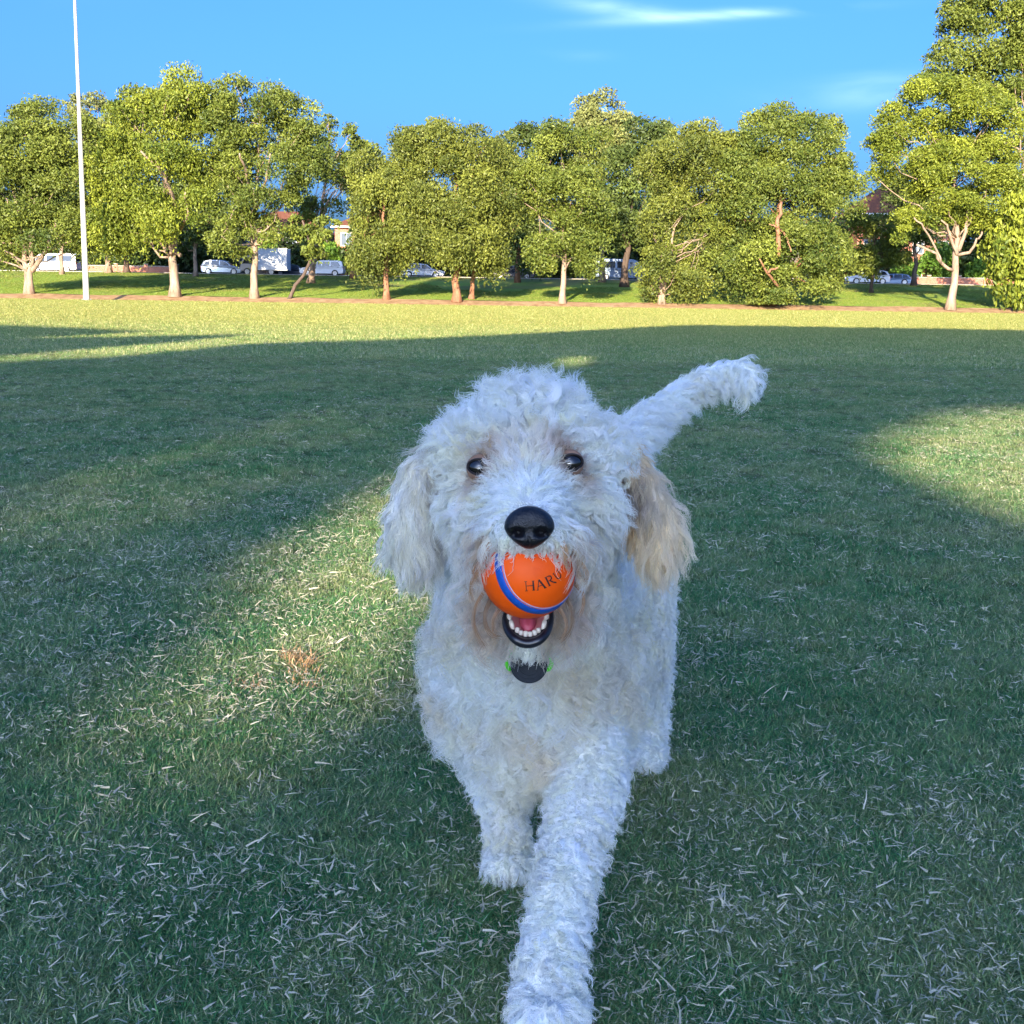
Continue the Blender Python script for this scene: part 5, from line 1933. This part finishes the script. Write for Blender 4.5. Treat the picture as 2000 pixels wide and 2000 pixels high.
# ---- claws of the near paw
M['claw'] = mat('claw', (0.05, 0.04, 0.04), 0.4)
for (px, d) in ((1034, .972), (1058, .957), (1086, .957), (1108, .974)):
    a = Acc()
    q = W(px, 2038, d)
    a.tube([q + np.array([0, 0.006, 0.004]), q + np.array([0, -0.004, 0.001]), q + np.array([0, -0.010, -0.004])], [0.0036, 0.0028, 0.0006], 8)
    a.build('claw', M['claw'], dog, smooth=True)

# ------------------------------------------------------------------ ball held in the mouth
def ball_build(nt, bs):
    tc = nt.nodes.new('ShaderNodeTexCoord')
    n = noise_tex(nt, 260, 4, 0.6, tc.outputs['Object'])
    n2 = noise_tex(nt, 34, 5, 0.65, tc.outputs['Object'])
    c = mixc(nt, mth(nt, 'MULTIPLY', mth(nt, 'SUBTRACT', n2, 0.52), 3.0, True), (0.96, 0.105, 0.003), (0.80, 0.07, 0.006))
    scuff = mth(nt, 'MULTIPLY', mth(nt, 'SUBTRACT', noise_tex(nt, 60, 8, 0.85, tc.outputs['Object']), 0.60), 6.0, True)
    c = mixc(nt, mth(nt, 'MULTIPLY', scuff, 0.6), c, (0.90, 0.42, 0.22))
    nt.links.new(c, bs.inputs['Base Color'])
    bump(nt, bs, n, 0.35, 0.0006)


M['ball'] = mat('orange_rubber', (0.95, 0.11, 0.005), 0.5, spec=0.22, build=ball_build)
M['band'] = two_tone('blue_rubber', (0.008, 0.075, 0.36), (0.014, 0.10, 0.45), 300, 0.4, 0)
M['band_edge'] = mat('pale_blue_edge', (0.42, 0.34, 0.46), 0.5)
M['ink'] = mat('black_print', (0.02, 0.015, 0.015), 0.5)
ball = empty('toy_ball', BALL_C, 'orange rubber ball with a blue band and black lettering in the dog\'s mouth', 'ball')
bm = bmesh.new()
bmesh.ops.create_uvsphere(bm, u_segments=96, v_segments=64, radius=BALL_R)
me = bpy.data.meshes.new('shell')
bm.to_mesh(me)
bm.free()
me.polygons.foreach_set('use_smooth', [True] * len(me.polygons))
o = link('shell', me, M['ball'], ball)
o.matrix_parent_inverse = Matrix.Identity(4)


def ball_pt(u, v, lift=0.0):
    """u right, v up in units of the ball's radius as seen by the camera"""
    r2 = u * u + v * v
    if r2 > 0.999:
        s = math.sqrt(0.999 / r2)
        u, v = u * s, v * s
        r2 = 0.999
    w = math.sqrt(1 - r2)
    d = (BALL_C - CAMP)
    f = d / np.linalg.norm(d)
    r = unit(_R - f * (_R @ f))
    uu = np.cross(r, f)
    return BALL_C + (r * u + uu * v - f * w) * (BALL_R + lift)


def band(axis, c0, c1, lift, name, material):
    ax = unit(np.array(axis))
    e1 = unit(np.cross(ax, [0, 0, 1.0]))
    e2 = np.cross(ax, e1)
    d = (BALL_C - CAMP)
    f = d / np.linalg.norm(d)
    r = unit(_R - f * (_R @ f))
    uu = np.cross(r, f)
    n = 120
    V, Fc = [], []
    prof = [(c0, -0.0008), (c0 + (c1 - c0) * 0.12, lift), (c1 - (c1 - c0) * 0.12, lift), (c1, -0.0008)]
    for i in range(n):
        t = 2 * math.pi * i / n
        for (c, l) in prof:
            q = ax * c + (e1 * math.cos(t) + e2 * math.sin(t)) * math.sqrt(1 - c * c)
            V.append(BALL_C + (r * q[0] + uu * q[1] - f * q[2]) * (BALL_R + l))
    for i in range(n):
        for j in range(3):
            Fc.append((i * 4 + j, i * 4 + j + 1, ((i + 1) % n) * 4 + j + 1, ((i + 1) % n) * 4 + j))
    a = Acc()
    a.add(V, Fc)
    return a.build(name, material, ball, smooth=True)


AX = (0.50, 0.193, 0.844)
band(AX, 0.265, 0.470, 0.00035, 'band', M['band'])
band(AX, 0.467, 0.502, 0.00030, 'band_edge', M['band_edge'])

# letters as thin raised strips following the ball
LET = {
    'H': [[(0, 0), (0, 1), .055], [(.78, 0), (.78, 1), .105], [(0, .52), (.78, .52), .045], [(-.15, 0), (.15, 0), .03], [(-.15, 1), (.15, 1), .03], [(.63, 0), (.93, 0), .03], [(.63, 1), (.93, 1), .03]],
    'A': [[(0, 0), (.40, 1), .045], [(.40, 1), (.82, 0), .11], [(.14, .36), (.66, .36), .04], [(-.12, 0), (.13, 0), .03], [(.68, 0), (.97, 0), .03]],
    'R': [[(0, 0), (0, 1), .10], [(0, 1), (.32, 1), .045], [(.32, 1), (.50, .93), (.56, .77), (.50, .60), (.32, .52), .075], [(.32, .52), (0, .50), .04], [(.26, .50), (.50, .20), (.80, 0), .09], [(-.14, 0), (.15, 0), .03], [(-.14, 1), (.05, 1), .03]],
    'U': [[(0, 1), (0, .34), (.07, .12), (.26, .02), (.44, .02), (.60, .12), (.68, .34), .07], [(.68, .34), (.68, 1), .05], [(-.13, 1), (.15, 1), .03], [(.56, 1), (.82, 1), .03]],
}


def letter(ch, u0, v0, h, ang):
    a = Acc()
    ca, sa = math.cos(ang), math.sin(ang)

    def mp(x, y):
        x, y = x * h, y * h
        return u0 + x * ca - y * sa, v0 + x * sa + y * ca
    for st in LET[ch]:
        w = st[-1] * 0.5 * 1.6
        pts = [np.array(q, float) for q in st[:-1]]
        # subdivide
        P_ = []
        for p, q in zip(pts[:-1], pts[1:]):
            for i in range(4):
                P_.append(p + (q - p) * i / 4)
        P_.append(pts[-1])
        P_ = np.array(P_)
        tn = unit(np.gradient(P_, axis=0))
        nr = np.stack([-tn[:, 1], tn[:, 0]], 1) * w
        V = []
        for i in range(len(P_)):
            for s, l in ((-1, 0.00010), (-1, 0.00030), (1, 0.00030), (1, 0.00010)):
                x, y = P_[i] + s * nr[i]
                V.append(ball_pt(*mp(x, y), l))
        F_ = []
        for i in range(len(P_) - 1):
            for j in range(3):
                F_.append((i * 4 + j, i * 4 + j + 1, i * 4 + 4 + j + 1, i * 4 + 4 + j))
        a.add(V, F_)
    return a.build('letter', M['ink'], ball)


def BU(px, py):
    return (px - 1031.5) / 92, (1116 - py) / 92


for ch, px, py, h, deg in (('H', 1028.5, 1152.5, 17.5, 5), ('A', 1049.5, 1151.0, 18, 16), ('R', 1072.0, 1143.0, 17.5, 26), ('U', 1087.5, 1131.5, 14.5, 38)):
    u_, v_ = BU(px, py)
    letter(ch, u_, v_, h / 92, math.radians(deg))

# ------------------------------------------------------------------ collar and tag
M['tag_black'] = two_tone('black_tag_rubber', (0.010, 0.014, 0.022), (0.022, 0.028, 0.040), 180, 0.55, 0)
M['tag_green'] = mat('lime_green_plastic', (0.10, 0.72, 0.02), 0.4, spec=0.4)
M['webbing'] = mat('dark_webbing', (0.02, 0.022, 0.028), 0.8)
collar = empty('dog_collar', TAG_C, 'dark collar with a round black tag rimmed in lime green at the dog\'s throat', 'collar')
tr_ = 37.0 * float((TAG_C - CAMP) @ _F) / FPX
ax = unit(np.array([0, -1, 0.10]))
a = Acc()
a.tube([TAG_C + ax * 0.000, TAG_C + ax * 0.0045, TAG_C + ax * 0.0060], [tr_ * 0.98, tr_ * 0.98, tr_ * 0.90], 48)
a.build('tag_disc', M['tag_black'], collar, smooth=False)
a = Acc()
e1 = unit(np.cross(ax, [0, 0, 1.0]))
e2 = np.cross(ax, e1)
for rr_ in (0.55, 0.75):
    a.tube([TAG_C + ax * 0.0060 + (e1 * math.cos(t) + e2 * math.sin(t)) * tr_ * rr_ for t in np.linspace(0, 2 * math.pi, 41)], 0.0004, 5, cap=False)
a.build('raised_ring', M['tag_black'], collar, smooth=True)
for s in (-1, 1):
    a = Acc()
    pts = [TAG_C + (-s) * 0 * e1 + e1 * s * tr_ * (1.10 + 0.10 * math.cos(q) ** 8) * math.cos(q) + np.array([0, 0, 1.0]) * tr_ * (1.0 * math.sin(q) + 0.14) for q in np.linspace(-0.55, 0.75, 12)]
    a.tube(pts, [0.0010] + [0.0024] * 10 + [0.0010], 8)
    a.build('tag_rim', M['tag_green'], collar, smooth=True)
a = Acc()
ncen = W(1036, 1215, 1.235)
t = np.linspace(0, 2 * math.pi, 49)
a.tube([ncen + np.array([math.cos(q) * 0.068, 0.03 + math.sin(q) * 0.062, 0.03 * math.sin(q)]) for q in t], 0.006, 8, cap=False)
a.build('collar_band', M['webbing'], collar, smooth=True)
a = Acc()
lk = TAG_C + np.array([0, 0.004, tr_ + 0.002])
a.tube([lk + np.array([math.cos(q) * 0.006, 0, math.sin(q) * 0.006]) for q in np.linspace(0, 2 * math.pi, 21)], 0.0009, 6, cap=False)
a.build('split_ring', M['rim'], collar, smooth=True)
